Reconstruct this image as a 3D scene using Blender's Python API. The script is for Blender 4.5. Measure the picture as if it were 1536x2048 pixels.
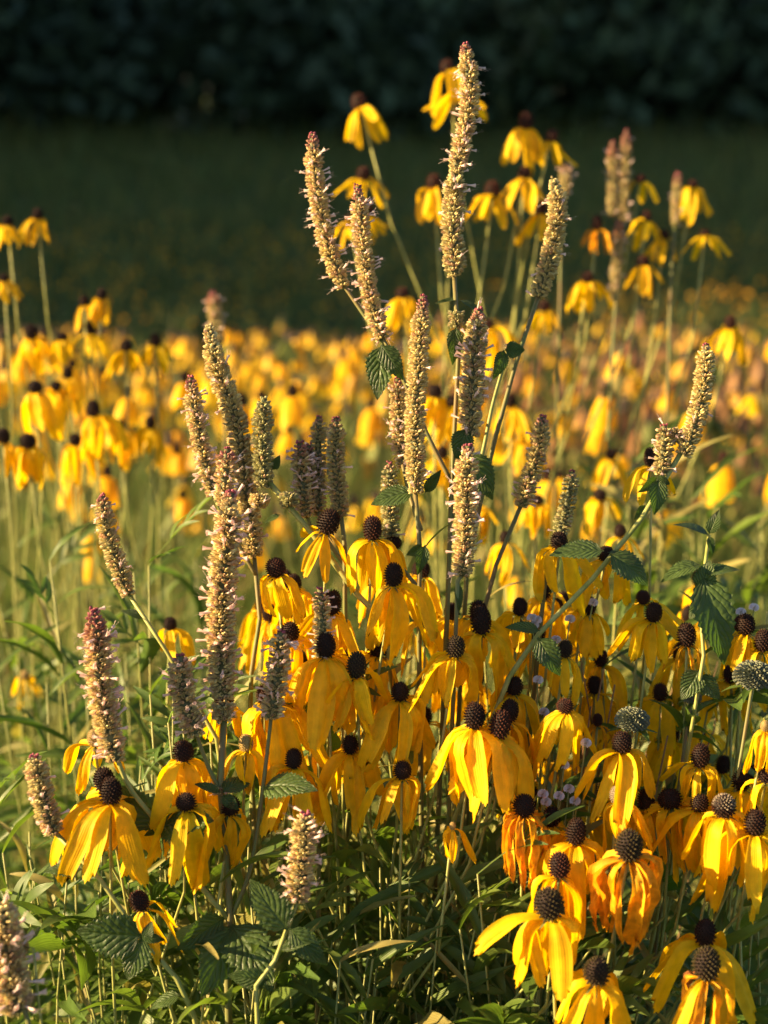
import bpy, math, random
import numpy as np
from mathutils import Vector, Matrix, Euler
random.seed(7); rng = np.random.default_rng(11)
S = bpy.context.scene
for o in list(bpy.data.objects): bpy.data.objects.remove(o)
COL = S.collection
R = math.radians

# ------------------------------------------------------------------ camera
W0, H0, F = 1536.0, 2048.0, 2048.0*52/36          # photograph size, focal length in its pixels
EYE = Vector((0, 0, 1.40)); PITCH = math.atan((1024-200)/F)
cam = bpy.data.objects.new('camera', bpy.data.cameras.new('camera')); COL.objects.link(cam)
cam.data.sensor_fit = 'VERTICAL'; cam.data.sensor_height = 36; cam.data.lens = 52
cam.location = EYE; cam.rotation_euler = (math.pi/2-PITCH, 0, 0)
cam.data.clip_start = 0.02; cam.data.clip_end = 500
cam.data.dof.use_dof = True; cam.data.dof.focus_distance = 0.98; cam.data.dof.aperture_fstop = 52/10.8
S.camera = cam
FWD = Vector((0, math.cos(PITCH), -math.sin(PITCH))); UP = Vector((0, math.sin(PITCH), math.cos(PITCH)))
def near(d): return float(np.interp(d, [.60, .95, 1.25, 1.45, 1.6], [.81, .95, 1.08, 1.34, 1.6]))
def P(x, y, d): return EYE + d*(FWD + Vector((1,0,0))*((x-768)/F) + UP*((1024-y)/F))

# ------------------------------------------------------------------ light
SUN = Vector((-0.92, -0.07, 0.33)).normalized()
w = bpy.data.worlds.new('World'); S.world = w; w.use_nodes = True
nt = w.node_tree; bg = nt.nodes['Background']
sky = nt.nodes.new('ShaderNodeTexSky'); sky.sky_type = 'NISHITA'; sky.sun_disc = False
sky.sun_elevation = math.asin(SUN.z); sky.sun_rotation = math.atan2(SUN.x, SUN.y)
nt.links.new(sky.outputs[0], bg.inputs[0]); bg.inputs[1].default_value = 0.055
sl = bpy.data.lights.new('sun', 'SUN'); sl.energy = 5.0; sl.angle = R(0.5); sl.color = (1.0, 0.72, 0.36)
sun = bpy.data.objects.new('sun', sl); COL.objects.link(sun); sun.rotation_euler = SUN.to_track_quat('Z', 'Y').to_euler()
sun.location = (-6, -1, 6)
S.view_settings.view_transform = 'Standard'; S.view_settings.look = 'None'
S.view_settings.exposure = 2.08; S.view_settings.gamma = 1.0; S.view_settings.use_curve_mapping = False
S.render.engine = 'CYCLES'; S.cycles.use_denoising = True
S.cycles.max_bounces = 7; S.cycles.transparent_max_bounces = 4; S.cycles.caustics_reflective = False; S.cycles.caustics_refractive = False

# ------------------------------------------------------------------ materials
def newmat(name):
    m = bpy.data.materials.new(name); m.use_nodes = True
    n = m.node_tree.nodes; n.clear()
    out = n.new('ShaderNodeOutputMaterial')
    return m, n, m.node_tree.links, out
def mixrgb(n, l, fac, a, b, mode='MIX'):
    x = n.new('ShaderNodeMix'); x.data_type = 'RGBA'; x.blend_type = mode
    for sock, v in ((x.inputs[0], fac), (x.inputs[6], a), (x.inputs[7], b)):
        if isinstance(v, (int, float)): sock.default_value = v
        elif isinstance(v, tuple): sock.default_value = (*v, 1)
        else: l.new(v, sock)
    return x.outputs[2]
def leafmat(name, c1, c2, trans, tfac=0.35, rough=0.5, veins=None, attr=None, vary=0.25, back=None, scale=60):
    """two-sided thin foliage: diffuse/gloss + light passing through; colour varies by object and by noise"""
    m, n, l, out = newmat(name)
    oi = n.new('ShaderNodeObjectInfo'); tc = n.new('ShaderNodeTexCoord')
    no = n.new('ShaderNodeTexNoise'); no.inputs['Scale'].default_value = scale; no.inputs['Detail'].default_value = 4
    geo = n.new('ShaderNodeNewGeometry')
    l.new(geo.outputs['Position'], no.inputs['Vector'])
    if attr:
        at = n.new('ShaderNodeAttribute'); at.attribute_name = attr; base = at.outputs['Color']
    else:
        base = mixrgb(n, l, oi.outputs['Random'], c1, c2)
    hs = n.new('ShaderNodeHueSaturation'); l.new(base, hs.inputs['Color'])
    mr = n.new('ShaderNodeMapRange'); mr.inputs[1].default_value = 0.3; mr.inputs[2].default_value = 0.7
    mr.inputs[3].default_value = 1-vary; mr.inputs[4].default_value = 1+vary
    l.new(no.outputs['Fac'], mr.inputs[0]); l.new(mr.outputs[0], hs.inputs['Value'])
    col = hs.outputs[0]
    if back: col = mixrgb(n, l, geo.outputs['Backfacing'], col, back)
    pb = n.new('ShaderNodeBsdfPrincipled'); pb.inputs['Roughness'].default_value = rough
    pb.inputs['Specular IOR Level'].default_value = 0.3
    l.new(col, pb.inputs['Base Color'])
    tr = n.new('ShaderNodeBsdfTranslucent')
    l.new(mixrgb(n, l, 1.0, col, trans, 'MULTIPLY') if isinstance(trans, tuple) else col, tr.inputs['Color'])
    if veins:
        uv = n.new('ShaderNodeUVMap'); sx = n.new('ShaderNodeSeparateXYZ'); l.new(uv.outputs[0], sx.inputs[0])
        def mth(op, a, b=None):
            q = n.new('ShaderNodeMath'); q.operation = op
            for i, v in enumerate((a, b)):
                if v is None: continue
                if isinstance(v, (int, float)): q.inputs[i].default_value = v
                else: l.new(v, q.inputs[i])
            return q.outputs[0]
        av = mth('ABSOLUTE', sx.outputs[1])
        if veins == 'net':
            ph = mth('SUBTRACT', mth('ADD', mth('MULTIPLY', sx.outputs[0], 46.0), mth('MULTIPLY', no.outputs['Fac'], 9.0)), mth('MULTIPLY', av, 18.0))
            h1 = mth('POWER', mth('ABSOLUTE', mth('SINE', mth('MULTIPLY', ph, 0.5))), 0.5)
            h2 = mth('MINIMUM', mth('MULTIPLY', av, 8.0), 1.0)
            vo = n.new('ShaderNodeTexVoronoi'); vo.inputs['Scale'].default_value = 320; l.new(geo.outputs['Position'], vo.inputs['Vector'])
            hgt = mth('ADD', mth('MULTIPLY', h1, h2), mth('MULTIPLY', vo.outputs['Distance'], -0.6)); dist = 0.0010
        else:                                           # lengthwise pleats
            h1 = mth('SINE', mth('MULTIPLY', sx.outputs[1], 26.0)); hgt = mth('ADD', h1, mth('MULTIPLY', no.outputs['Fac'], 5.0)); dist = 0.00016
        bp = n.new('ShaderNodeBump'); bp.inputs['Distance'].default_value = dist; bp.inputs['Strength'].default_value = 0.8 if veins == 'net' else 0.3
        l.new(hgt, bp.inputs['Height']); l.new(bp.outputs[0], pb.inputs['Normal']); l.new(bp.outputs[0], tr.inputs['Normal'])
    mx = n.new('ShaderNodeMixShader'); mx.inputs[0].default_value = tfac
    l.new(pb.outputs[0], mx.inputs[1]); l.new(tr.outputs[0], mx.inputs[2]); l.new(mx.outputs[0], out.inputs[0])
    return m
def solidmat(name, c1, c2, rough=0.6, scale=200, attr=None, spec=0.25, bump=0.0):
    m, n, l, out = newmat(name)
    no = n.new('ShaderNodeTexNoise'); no.inputs['Scale'].default_value = scale; no.inputs['Detail'].default_value = 5
    geo = n.new('ShaderNodeNewGeometry'); l.new(geo.outputs['Position'], no.inputs['Vector'])
    mr = n.new('ShaderNodeMapRange'); mr.inputs[1].default_value = 0.32; mr.inputs[2].default_value = 0.68; l.new(no.outputs['Fac'], mr.inputs[0])
    col = mixrgb(n, l, mr.outputs[0], c1, c2)
    if attr:
        at = n.new('ShaderNodeAttribute'); at.attribute_name = attr
        col = mixrgb(n, l, 1.0, at.outputs['Color'], col, 'MULTIPLY')
    pb = n.new('ShaderNodeBsdfPrincipled'); pb.inputs['Roughness'].default_value = rough; pb.inputs['Specular IOR Level'].default_value = spec
    l.new(col, pb.inputs['Base Color'])
    if bump:
        bp = n.new('ShaderNodeBump'); bp.inputs['Distance'].default_value = bump; l.new(no.outputs['Fac'], bp.inputs['Height']); l.new(bp.outputs[0], pb.inputs['Normal'])
    l.new(pb.outputs[0], out.inputs[0])
    return m
M = {}
M['petal'] = leafmat('petal_yellow', (0.83,0.47,0.0015), (0.87,0.58,0.002), None, 0.5, 0.6, 'pleat', vary=0.14, scale=140)
M['petal_dry'] = leafmat('petal_dry', (0.80,0.40,0.005), (0.74,0.33,0.010), None, 0.4, 0.7, 'pleat', vary=0.35, scale=160)
M['petal_brown'] = leafmat('petal_brown', (0.28,0.10,0.025), (0.20,0.075,0.02), None, 0.25, 0.8, 'pleat', vary=0.35, scale=160)
M['leaf'] = leafmat('leaf_lance', (0.060,0.110,0.020), (0.11,0.155,0.030), (1.5,1.7,0.7), 0.38, 0.42, 'pleat', vary=0.25)
M['leaf_yel'] = leafmat('leaf_yellowing', (0.20,0.20,0.045), (0.26,0.22,0.07), (1.3,1.3,0.7), 0.35, 0.5, 'pleat', vary=0.3)
M['hleaf'] = leafmat('leaf_toothed', (0.042,0.074,0.018), (0.060,0.095,0.024), (1.6,2.0,0.6), 0.30, 0.45, 'net', vary=0.2, back=(0.085,0.115,0.055))
M['stem'] = solidmat('stem_green', (0.19,0.21,0.05), (0.32,0.31,0.10), 0.5, 120)
M['stem_brown'] = solidmat('stem_brown', (0.16,0.11,0.045), (0.12,0.15,0.045), 0.55, 60)
M['bract'] = solidmat('bract_green', (0.07,0.11,0.03), (0.12,0.15,0.05), 0.6)
M['cone_core'] = solidmat('cone_core', (0.010,0.005,0.004), (0.022,0.010,0.007), 0.8)
M['cone_dark'] = solidmat('cone_dark', (0.020,0.008,0.005), (0.040,0.016,0.009), 0.7, 500, spec=0.10)
M['cone_red'] = solidmat('cone_red', (0.050,0.015,0.009), (0.085,0.028,0.016), 0.7, 500, spec=0.10)
M['cone_olive'] = solidmat('cone_olive', (0.030,0.023,0.010), (0.06,0.045,0.018), 0.7, 500, spec=0.10)
M['cone_grey'] = solidmat('cone_grey', (0.16,0.12,0.085), (0.24,0.19,0.13), 0.7, 500)
M['cone_tan'] = solidmat('cone_tan', (0.26,0.17,0.05), (0.34,0.23,0.08), 0.7, 500)
M['calyx'] = leafmat('calyx', None, None, None, 0.22, 0.6, attr='tint', vary=0.25, scale=300)
M['corolla'] = leafmat('corolla_pink', (0.78,0.60,0.54), (0.84,0.68,0.62), None, 0.4, 0.6, vary=0.1, scale=300)
M['blade'] = leafmat('meadow_blade', None, None, None, 0.36, 0.55, attr='tint', vary=0.2, scale=20)
M['wood_leaf'] = leafmat('woodland_leaf', None, None, None, 0.2, 0.7, attr='tint', vary=0.3, scale=0.6)
M['bark'] = solidmat('bark', (0.035,0.028,0.02), (0.06,0.05,0.038), 0.9, 3, bump=0.03)
M['seedhead'] = solidmat('seedhead', (0.13,0.15,0.09), (0.22,0.22,0.15), 0.8, 400)
M['white'] = leafmat('white_floret', (0.72,0.68,0.70), (0.78,0.72,0.76), None, 0.3, 0.6, vary=0.1)
def groundmat():
    m, n, l, out = newmat('meadow_soil')
    geo = n.new('ShaderNodeNewGeometry')
    a = n.new('ShaderNodeTexNoise'); a.inputs['Scale'].default_value = 0.35; a.inputs['Detail'].default_value = 6; l.new(geo.outputs['Position'], a.inputs['Vector'])
    b = n.new('ShaderNodeTexNoise'); b.inputs['Scale'].default_value = 22; b.inputs['Detail'].default_value = 6; l.new(geo.outputs['Position'], b.inputs['Vector'])
    r1 = n.new('ShaderNodeMapRange'); r1.inputs[1].default_value = .35; r1.inputs[2].default_value = .65; l.new(a.outputs['Fac'], r1.inputs[0])
    c = mixrgb(n, l, r1.outputs[0], (0.030,0.058,0.016), (0.055,0.075,0.020))
    r2 = n.new('ShaderNodeMapRange'); r2.inputs[1].default_value = .45; r2.inputs[2].default_value = .7; l.new(b.outputs['Fac'], r2.inputs[0])
    c = mixrgb(n, l, r2.outputs[0], c, (0.045,0.035,0.018))
    pb = n.new('ShaderNodeBsdfPrincipled'); pb.inputs['Roughness'].default_value = 0.95; pb.inputs['Specular IOR Level'].default_value = 0.1
    bp = n.new('ShaderNodeBump'); bp.inputs['Distance'].default_value = 0.03; l.new(b.outputs['Fac'], bp.inputs['Height']); l.new(bp.outputs[0], pb.inputs['Normal'])
    l.new(c, pb.inputs['Base Color']); l.new(pb.outputs[0], out.inputs[0]); return m
M['ground'] = groundmat()

# ------------------------------------------------------------------ helpers
def mesh(name, verts, faces, mats, mi=None, tint=None, uv=None, smooth=True):
    me = bpy.data.meshes.new(name)
    me.from_pydata(np.asarray(verts, float).tolist() if isinstance(verts, np.ndarray) else verts, [], faces)
    for m in mats: me.materials.append(M[m])
    if mi is not None: me.polygons.foreach_set('material_index', np.asarray(mi, np.int32))
    if smooth: me.polygons.foreach_set('use_smooth', np.ones(len(me.polygons), bool))
    if tint is not None:
        a = me.attributes.new('tint', 'FLOAT_COLOR', 'POINT')
        t = np.ones((len(me.vertices), 4), np.float32); t[:, :3] = tint; a.data.foreach_set('color', t.ravel())
    if uv is not None:
        u = me.uv_layers.new(name='UVMap'); idx = np.empty(len(me.loops), np.int32); me.loops.foreach_get('vertex_index', idx)
        u.data.foreach_set('uv', np.asarray(uv, np.float32)[idx].ravel())
    me.update(); return me
def quads_mesh(name, V, nq_faces, mats, tint):
    """fast big mesh: V (n,3), faces (m,4) numpy"""
    me = bpy.data.meshes.new(name); m = len(nq_faces)
    me.vertices.add(len(V)); me.vertices.foreach_set('co', V.astype(np.float32).ravel())
    me.loops.add(m*4); me.loops.foreach_set('vertex_index', nq_faces.astype(np.int32).ravel())
    me.polygons.add(m); me.polygons.foreach_set('loop_start', np.arange(0, m*4, 4, dtype=np.int32))
    me.polygons.foreach_set('use_smooth', np.ones(m, bool))
    for q in mats: me.materials.append(M[q])
    a = me.attributes.new('tint', 'FLOAT_COLOR', 'POINT'); t = np.ones((len(V), 4), np.float32); t[:, :3] = tint
    a.data.foreach_set('color', t.ravel()); me.update(calc_edges=True); return me
def obj(name, me, parent=None, mat=None):
    o = bpy.data.objects.new(name, me); COL.objects.link(o)
    if parent is not None: o.parent = parent
    if mat is not None: o.matrix_basis = mat
    return o
def thing(name, label, cat, loc, group=None):
    o = obj(name, None); o.location = loc; o['label'] = label; o['category'] = cat
    o.empty_display_size = 0.02
    if group: o['group'] = group
    return o
def smoothpath(pts, n):
    """Catmull-Rom through 3-D points, n samples evenly by length"""
    p = [np.array(q, float) for q in pts]
    if len(p) == 2: p = [p[0], (p[0]+p[1])/2, p[1]]
    p = [2*p[0]-p[1]] + p + [2*p[-1]-p[-2]]
    out = []
    for i in range(1, len(p)-2):
        for t in np.linspace(0, 1, 14, endpoint=False):
            a, b, c, d = p[i-1:i+3]
            out.append(0.5*((2*b)+(-a+c)*t+(2*a-5*b+4*c-d)*t*t+(-a+3*b-3*c+d)*t**3))
    out.append(p[-2]); out = np.array(out)
    s = np.r_[0, np.cumsum(np.linalg.norm(np.diff(out, axis=0), axis=1))]
    u = np.linspace(0, s[-1], n)
    return np.stack([np.interp(u, s, out[:, k]) for k in range(3)], 1), s[-1]
def frames(c):
    t = np.gradient(c, axis=0); t /= np.linalg.norm(t, axis=1)[:, None]
    ref = np.array([0.0, 1, 0]); ref = ref if abs(t[0] @ ref) < 0.9 else np.array([1.0, 0, 0])
    a = np.cross(t, ref); a /= np.linalg.norm(a, axis=1)[:, None]; b = np.cross(t, a)
    return t, a, b
def tube(pts, r0, r1, n=10, k=6, square=False):
    c, L = smoothpath(pts, n); t, a, b = frames(c)
    r = np.linspace(r0, r1, n)[:, None, None]; th = np.arange(k)*2*math.pi/k
    V = c[:, None, :] + r*(np.cos(th)[None, :, None]*a[:, None, :] + np.sin(th)[None, :, None]*b[:, None, :])
    Fc = [(i*k+j, i*k+(j+1) % k, (i+1)*k+(j+1) % k, (i+1)*k+j) for i in range(n-1) for j in range(k)]
    Fc.append(tuple(range(k-1, -1, -1))); Fc.append(tuple((n-1)*k+j for j in range(k)))
    return V.reshape(-1, 3), Fc
def tube_obj(name, pts, r0, r1, mat, parent, n=10, k=6):
    base = np.array(parent.location) if parent is not None else np.zeros(3)
    V, Fc = tube([np.array(p)-base for p in pts], r0, r1, n, k)
    return obj(name, mesh(name, V, Fc, [mat]), parent)
def ground_z(x, y):
    y = np.asarray(y, float)
    z = np.interp(y, [-50, 2.0, 3.0, 5.0, 8.0, 10, 14, 45, 120], [0, 0, -.08, -.38, -.80, -.86, -.72, .30, 2.0])
    return z + 0.03*np.sin(x*1.7+y*0.9)*np.clip((y-2)/3, 0, 1)

# ------------------------------------------------------------------ the setting
xs = np.concatenate([np.linspace(-150, -9, 16), np.linspace(-8, 8, 17), np.linspace(9, 150, 16)])
ys = np.concatenate([np.linspace(-60, -2, 8), np.linspace(-1, 16, 35), np.linspace(18, 160, 30)])
X, Y = np.meshgrid(xs, ys); Z = ground_z(X, Y)
V = np.stack([X, Y, Z], -1).reshape(-1, 3); nx = len(xs)
g = obj('ground', mesh('ground', V, [(j*nx+i, j*nx+i+1, (j+1)*nx+i+1, (j+1)*nx+i) for j in range(len(ys)-1) for i in range(nx-1)], ['ground']))
g['kind'] = 'structure'

def blades(name, n, fx, fh, fcol, width, segs=3, bend=0.35):
    """loose blades and stalks: fx(n)->x,y; fh->height; fcol->tint"""
    x, y = fx(n); h = fh(n, x, y); z = ground_z(x, y); n = len(x)
    ang = rng.uniform(0, 2*math.pi, n); la = rng.normal(0.5, 1.3, n); lean = np.abs(rng.normal(0, bend, n))*h
    wv = width*rng.uniform(0.5, 1.3, n); col = fcol(n, x, y)
    rows = []
    for s in range(segs+1):
        t = s/segs; ww = wv*(1-0.9*t**1.5)
        cx = x+np.cos(la)*lean*t**2; cy = y+np.sin(la)*lean*t**2; cz = z+h*(t-0.12*t*t*np.abs(lean/h))
        a = ang+0.8*t
        rows.append(np.stack([np.stack([cx-np.cos(a)*ww, cy-np.sin(a)*ww, cz], 1), np.stack([cx+np.cos(a)*ww, cy+np.sin(a)*ww, cz], 1)], 1))
    Vv = np.stack(rows, 1).reshape(-1, 3)                # n, segs+1, 2
    b = (np.arange(n)*(segs+1)*2)[:, None]
    Fq = np.concatenate([b+np.array([[2*s, 2*s+1, 2*s+3, 2*s+2]]) for s in range(segs)], 0)
    return quads_mesh(name, Vv, Fq, ['blade'], np.repeat(col, (segs+1)*2, 0))
def palette(cols, wts):
    c = np.array(cols); wts = np.array(wts)/sum(wts)
    return lambda n, x, y: c[rng.choice(len(c), n, p=wts)]*rng.uniform(0.75, 1.25, (n, 1))
def wedge(y0, y1, p=1.0, extra=0.4):
    def f(n):
        y = y0+(y1-y0)*rng.uniform(0, 1, n)**p
        return rng.uniform(-1, 1, n)*(y*0.30+extra), y
    return f
o = obj('far_meadow_grass', blades('far_meadow_grass', 34000, wedge(9, 45, 0.8, 3), lambda n, x, y: rng.uniform(.15, .5, n)+np.clip((y-36)/8, 0, 1)*rng.uniform(0, 1.6, n)**2*.5,
      palette([(0.085,0.12,0.028), (0.12,0.14,0.032), (0.065,0.10,0.026), (0.17,0.15,0.035)], [4, 3, 2, 2]), 0.02, 2))
o['kind'] = 'stuff'; o['label'] = 'dark shaded meadow grass stretching back to the woods'; o['category'] = 'grass'
o = obj('meadow_undergrowth', blades('meadow_undergrowth', 22000, wedge(1.45, 8.5, 0.9, 0.25), lambda n, x, y: rng.uniform(.30, .82, n),
      palette([(0.09,0.145,0.022), (0.15,0.19,0.035), (0.27,0.25,0.07), (0.20,0.12,0.05), (0.05,0.09,0.02)], [4, 4, 2, 1.2, 3]), 0.0042, 4, .5))
o['kind'] = 'stuff'; o['label'] = 'sunlit green and straw stalks below the coneflower field'; o['category'] = 'undergrowth'

def woodland(name, label, trees, ncard, card, trunk_r=0.22, low=0.4):
    Vs, Fs, Ts, k = [], [], [], 0
    tv, tf = [], []
    for (x, y, h, r) in trees:
        z0 = float(ground_z(x, y))
        Vt, Ft = tube([(x, y, z0-.3), (x+.2, y, z0+h*.4), (x-.1, y+.2, z0+h*.85)], trunk_r*random.uniform(.7, 1.4), .05, 6, 6)
        tf += [tuple(i+len(tv)*1 for i in f) for f in Ft] if False else [tuple(i+k for i in f) for f in Ft]
        tv.append(Vt); k += len(Vt)
        for q in range(5):                                # limbs
            a = random.uniform(0, 6.28); zz = z0+h*random.uniform(.25, .7)
            Vt, Ft = tube([(x, y, zz), (x+math.cos(a)*r*.4, y+math.sin(a)*r*.4, zz+h*.08), (x+math.cos(a)*r*.8, y+math.sin(a)*r*.8, zz+h*.13)], .07, .02, 4, 4)
            tf += [tuple(i+k for i in f) for f in Ft]; tv.append(Vt); k += len(Vt)
        # clumps of leaves spread through the crown
        nc = 46; u = rng.normal(size=(nc, 3)); u /= np.linalg.norm(u, axis=1)[:, None]
        cc = u*rng.uniform(.35, 1, (nc, 1))*np.array([r, r, h*.5])+np.array([x, y, z0+h*(.5+low*.1)])
        cc = cc[cc[:, 2] > z0+.4]
        pick = rng.integers(0, len(cc), ncard)
        p = cc[pick]+rng.normal(size=(ncard, 3))*np.array([r*.30, r*.30, h*.10])
        nrm = rng.normal(size=(ncard, 3))+np.array([0, 0, .7]); nrm /= np.linalg.norm(nrm, axis=1)[:, None]
        a = np.cross(nrm, rng.normal(size=(ncard, 3))); a /= np.linalg.norm(a, axis=1)[:, None]; b = np.cross(nrm, a)
        s = card*rng.uniform(.6, 1.4, (ncard, 1))
        Vs.append(np.stack([p-a*s, p-b*s*.5+nrm*s*.15, p+a*s, p+b*s*.5+nrm*s*.15], 1).reshape(-1, 3))
        base = np.array([[.042, .070, .036], [.050, .085, .040], [.060, .080, .034], [.036, .062, .042]])[rng.integers(0, 4)]
        Ts.append(np.repeat(base*rng.uniform(.7, 1.3, (ncard, 1)), 4, 0))
    Vl = np.concatenate(Vs); n = len(Vl)//4
    o = obj(name, quads_mesh(name, Vl, np.arange(n*4).reshape(-1, 4), ['wood_leaf'], np.concatenate(Ts)))
    o['kind'] = 'stuff'; o['label'] = label; o['category'] = 'woodland'
    t = obj('trunks', mesh('trunks', np.concatenate(tv), tf, ['bark']), o); t['kind'] = 'stuff'
    return o
trees = []
for row, (y, hh) in enumerate([(44, 4.5), (45.5, 6), (47, 8), (50, 13), (54, 16), (60, 18)]):
    for i in range(13):
        trees.append((-27+i*4.5+random.uniform(-1.5, 1.5), y+random.uniform(-1.2, 1.2), hh*random.uniform(.8, 1.2), 3.4*random.uniform(.85, 1.2)))
woodland('woodland', 'dark shaded woods closing off the far side of the meadow', trees, 1100, .34, low=.3)
trees = []
for i in range(15):
    for rx in (0, 8):
        trees.append((-32-rx+random.uniform(-1, 1), 13.5+i*3.8+rx*.4+random.uniform(-.8, .8), random.uniform(21, 26), 4.2*random.uniform(.9, 1.1)))
woodland('woodland_edge', 'tall woods beside the meadow that throw the far grass into shade', trees, 800, .95, .35)

# ------------------------------------------------------------------ leaf and petal meshes, shared
def strip(nu, nv, fn, name, mat):
    V, uv = [], []
    for i in range(nu+1):
        for j in range(nv+1):
            t = i/nu; v = -1+2*j/nv
            V.append(fn(t, v, i, j)); uv.append((t, v))
    Fc = [(i*(nv+1)+j, (i+1)*(nv+1)+j, (i+1)*(nv+1)+j+1, i*(nv+1)+j+1) for i in range(nu) for j in range(nv)]
    return mesh(name, V, Fc, [mat], uv=uv)
PETAL = {}
def petal_mesh(a1, kind, var):
    """unit-length ray floret hanging from the cone base: leaves it at a0, bends to a1 (degrees below level)"""
    key = (a1, kind, var)
    if key in PETAL: return PETAL[key]
    rr = random.Random(hash((a1, kind == 'dry', kind == 'brown', var)) & 0xffff)
    nu, nv = 11, 6
    a0 = rr.uniform(-34, 16); aa = -a1+rr.uniform(-20, 16); bp = rr.uniform(.24, .46); curl = rr.uniform(-55, 45)
    wd = rr.uniform(.088, .132); sway = rr.uniform(-.17, .17); tw = rr.uniform(-.9, .9); cup = rr.uniform(-.35, .75); ridge = rr.uniform(.05, .13)
    if kind == 'raised': a0, bp, curl = 10, .5, rr.uniform(-80, -40)
    if kind in ('dry', 'brown'): wd *= rr.uniform(.38, .75); tw = rr.uniform(-1.6, 1.6); cup = rr.uniform(.4, 1.3); sway = rr.uniform(-.16, .16); curl = rr.uniform(-60, 60)
    r, z, R_, Z_, TH = .0, 0., [], [], []
    for i in range(nu+1):
        t = i/nu; s = min(1, t/bp); s = s*s*(3-2*s)
        th = R(a0+(aa-a0)*s+curl*max(0, t-.6)/.4*.6); R_.append(r); Z_.append(z); TH.append(th)
        r += math.cos(th)/nu; z += math.sin(th)/nu
    ph = rr.uniform(0, 6)
    def fn(t, v, i, j):
        prof = (.30+.70*min(1, (t/.45))**.8) if t < .45 else 1-.42*((t-.45)/.55)**2.6
        w = wd*prof*v
        teeth = [-.055, .0, -.035, .012, -.035, .0, -.055][j]*(1 if t > .95 else 0)-.09*abs(v)**3*(t > .95)
        h = wd*prof*(cup*(v*v-.4)+ridge*6*math.cos(v*5.5)*.25) + .012*math.sin(t*9+ph)*v
        if kind in ('dry', 'brown'): h += .02*math.sin(t*17+ph+v*3)
        c, s = math.cos(tw*t), math.sin(tw*t); w, h = w*c-h*s, w*s+h*c
        th = TH[i]; rr_ = R_[i]+math.cos(th)*teeth; zz = Z_[i]+math.sin(th)*teeth
        return (rr_-math.sin(th)*h, w+sway*t*t, zz+math.cos(th)*h)
    PETAL[key] = strip(nu, nv, fn, 'petal', {'dry': 'petal_dry', 'brown': 'petal_brown'}.get(kind, 'petal'))
    return PETAL[key]
CONE = {}
def cone_mesh(kind, var):
    """unit-width ovoid disc of packed florets, base at z=0, height 1"""
    key = (kind, var)
    if key in CONE: return CONE[key]
    rr = random.Random(var*31+len(kind))
    V, Fc, mi = [], [], []
    def prof(s):                                          # s 0 base .. 1 top -> radius, z
        a = math.pi*(0.10+0.90*s); return .5*math.sin(a)**.85*(1.0-.10*s), .5-.5*math.cos(a)
    nr, k = 10, 14
    for i in range(nr+1):
        r, z = prof(i/nr)
        for j in range(k): V.append((r*.9*math.cos(6.2832*j/k), r*.9*math.sin(6.2832*j/k), z))
    for i in range(nr):
        for j in range(k): Fc.append((i*k+j, i*k+(j+1) % k, (i+1)*k+(j+1) % k, (i+1)*k+j)); mi.append(0)
    Fc.append(tuple(range(k-1, -1, -1))); mi.append(0)
    N = 150; smooth = {'tan': .5, 'grey': .6}.get(kind, 1.0)
    for q in range(N):
        s = .02+.97*(q+.5)/N; s = math.acos(1-2*s)/math.pi; r, z = prof(s); r2, z2 = prof(min(1, s+.01)); ph = q*2.39996
        tx, tz = r2-r, z2-z; L = math.hypot(tx, tz) or 1; nr_, nz_ = tz/L, -tx/L
        if s > .97: nr_, nz_ = 0, 1
        c = Vector((r*.93*math.cos(ph), r*.93*math.sin(ph), z)); nn = Vector((nr_*math.cos(ph), nr_*math.sin(ph), nz_+.18)).normalized()
        ta = nn.orthogonal().normalized(); tb = nn.cross(ta); hh = rr.uniform(.09, .135)*smooth*(1.2-.5*s); br = .040
        b = len(V)
        for j in range(5): V.append(tuple(c+br*(ta*math.cos(j*1.2566)+tb*math.sin(j*1.2566))))
        for j in range(5): V.append(tuple(c+nn*hh*.7+br*.55*(ta*math.cos(j*1.2566)+tb*math.sin(j*1.2566))))
        V.append(tuple(c+nn*hh))
        for j in range(5):
            Fc.append((b+j, b+(j+1) % 5, b+5+(j+1) % 5, b+5+j)); Fc.append((b+5+j, b+5+(j+1) % 5, b+10)); mi += [1 if not (kind == 'greytop' and s > .5) else 2]*2
    mats = {'dark': ['cone_core', 'cone_dark'], 'red': ['cone_core', 'cone_red'], 'olive': ['cone_core', 'cone_olive'], 'grey': ['cone_grey', 'cone_grey'],
            'tan': ['cone_tan', 'cone_tan'], 'greytop': ['cone_core', 'cone_dark', 'cone_grey']}[kind]
    CONE[key] = mesh('cone', V, Fc, mats, mi, smooth=False); return CONE[key]
def make_calyx():
    V, Fc = [], []
    for q in range(9):
        a = q*.698+random.uniform(-.2, .2); d = Vector((math.cos(a), math.sin(a), 0)); e = Vector((-d.y, d.x, 0))*.055; L = random.uniform(.35, .62); b = len(V)
        V += [tuple(d*.1-e+Vector((0, 0, .02))), tuple(d*.1+e+Vector((0, 0, .02))), tuple(d*(.1+L*.6)+e*.8-Vector((0, 0, .05))), tuple(d*(.1+L*.6)-e*.8-Vector((0, 0, .05))), tuple(d*(.1+L)-Vector((0, 0, .3*L)))]
        Fc += [(b, b+1, b+2, b+3), (b+3, b+2, b+4)]
    b = len(V)
    for j in range(8): V += [(.20*math.cos(j*.785), .20*math.sin(j*.785), .06)]
    for j in range(8): V += [(.09*math.cos(j*.785), .09*math.sin(j*.785), -.16)]
    Fc += [(b+j, b+8+j, b+8+(j+1) % 8, b+(j+1) % 8) for j in range(8)]
    return mesh('calyx', V, Fc, ['bract'])
CALYX = [make_calyx() for _ in range(3)]
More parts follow.
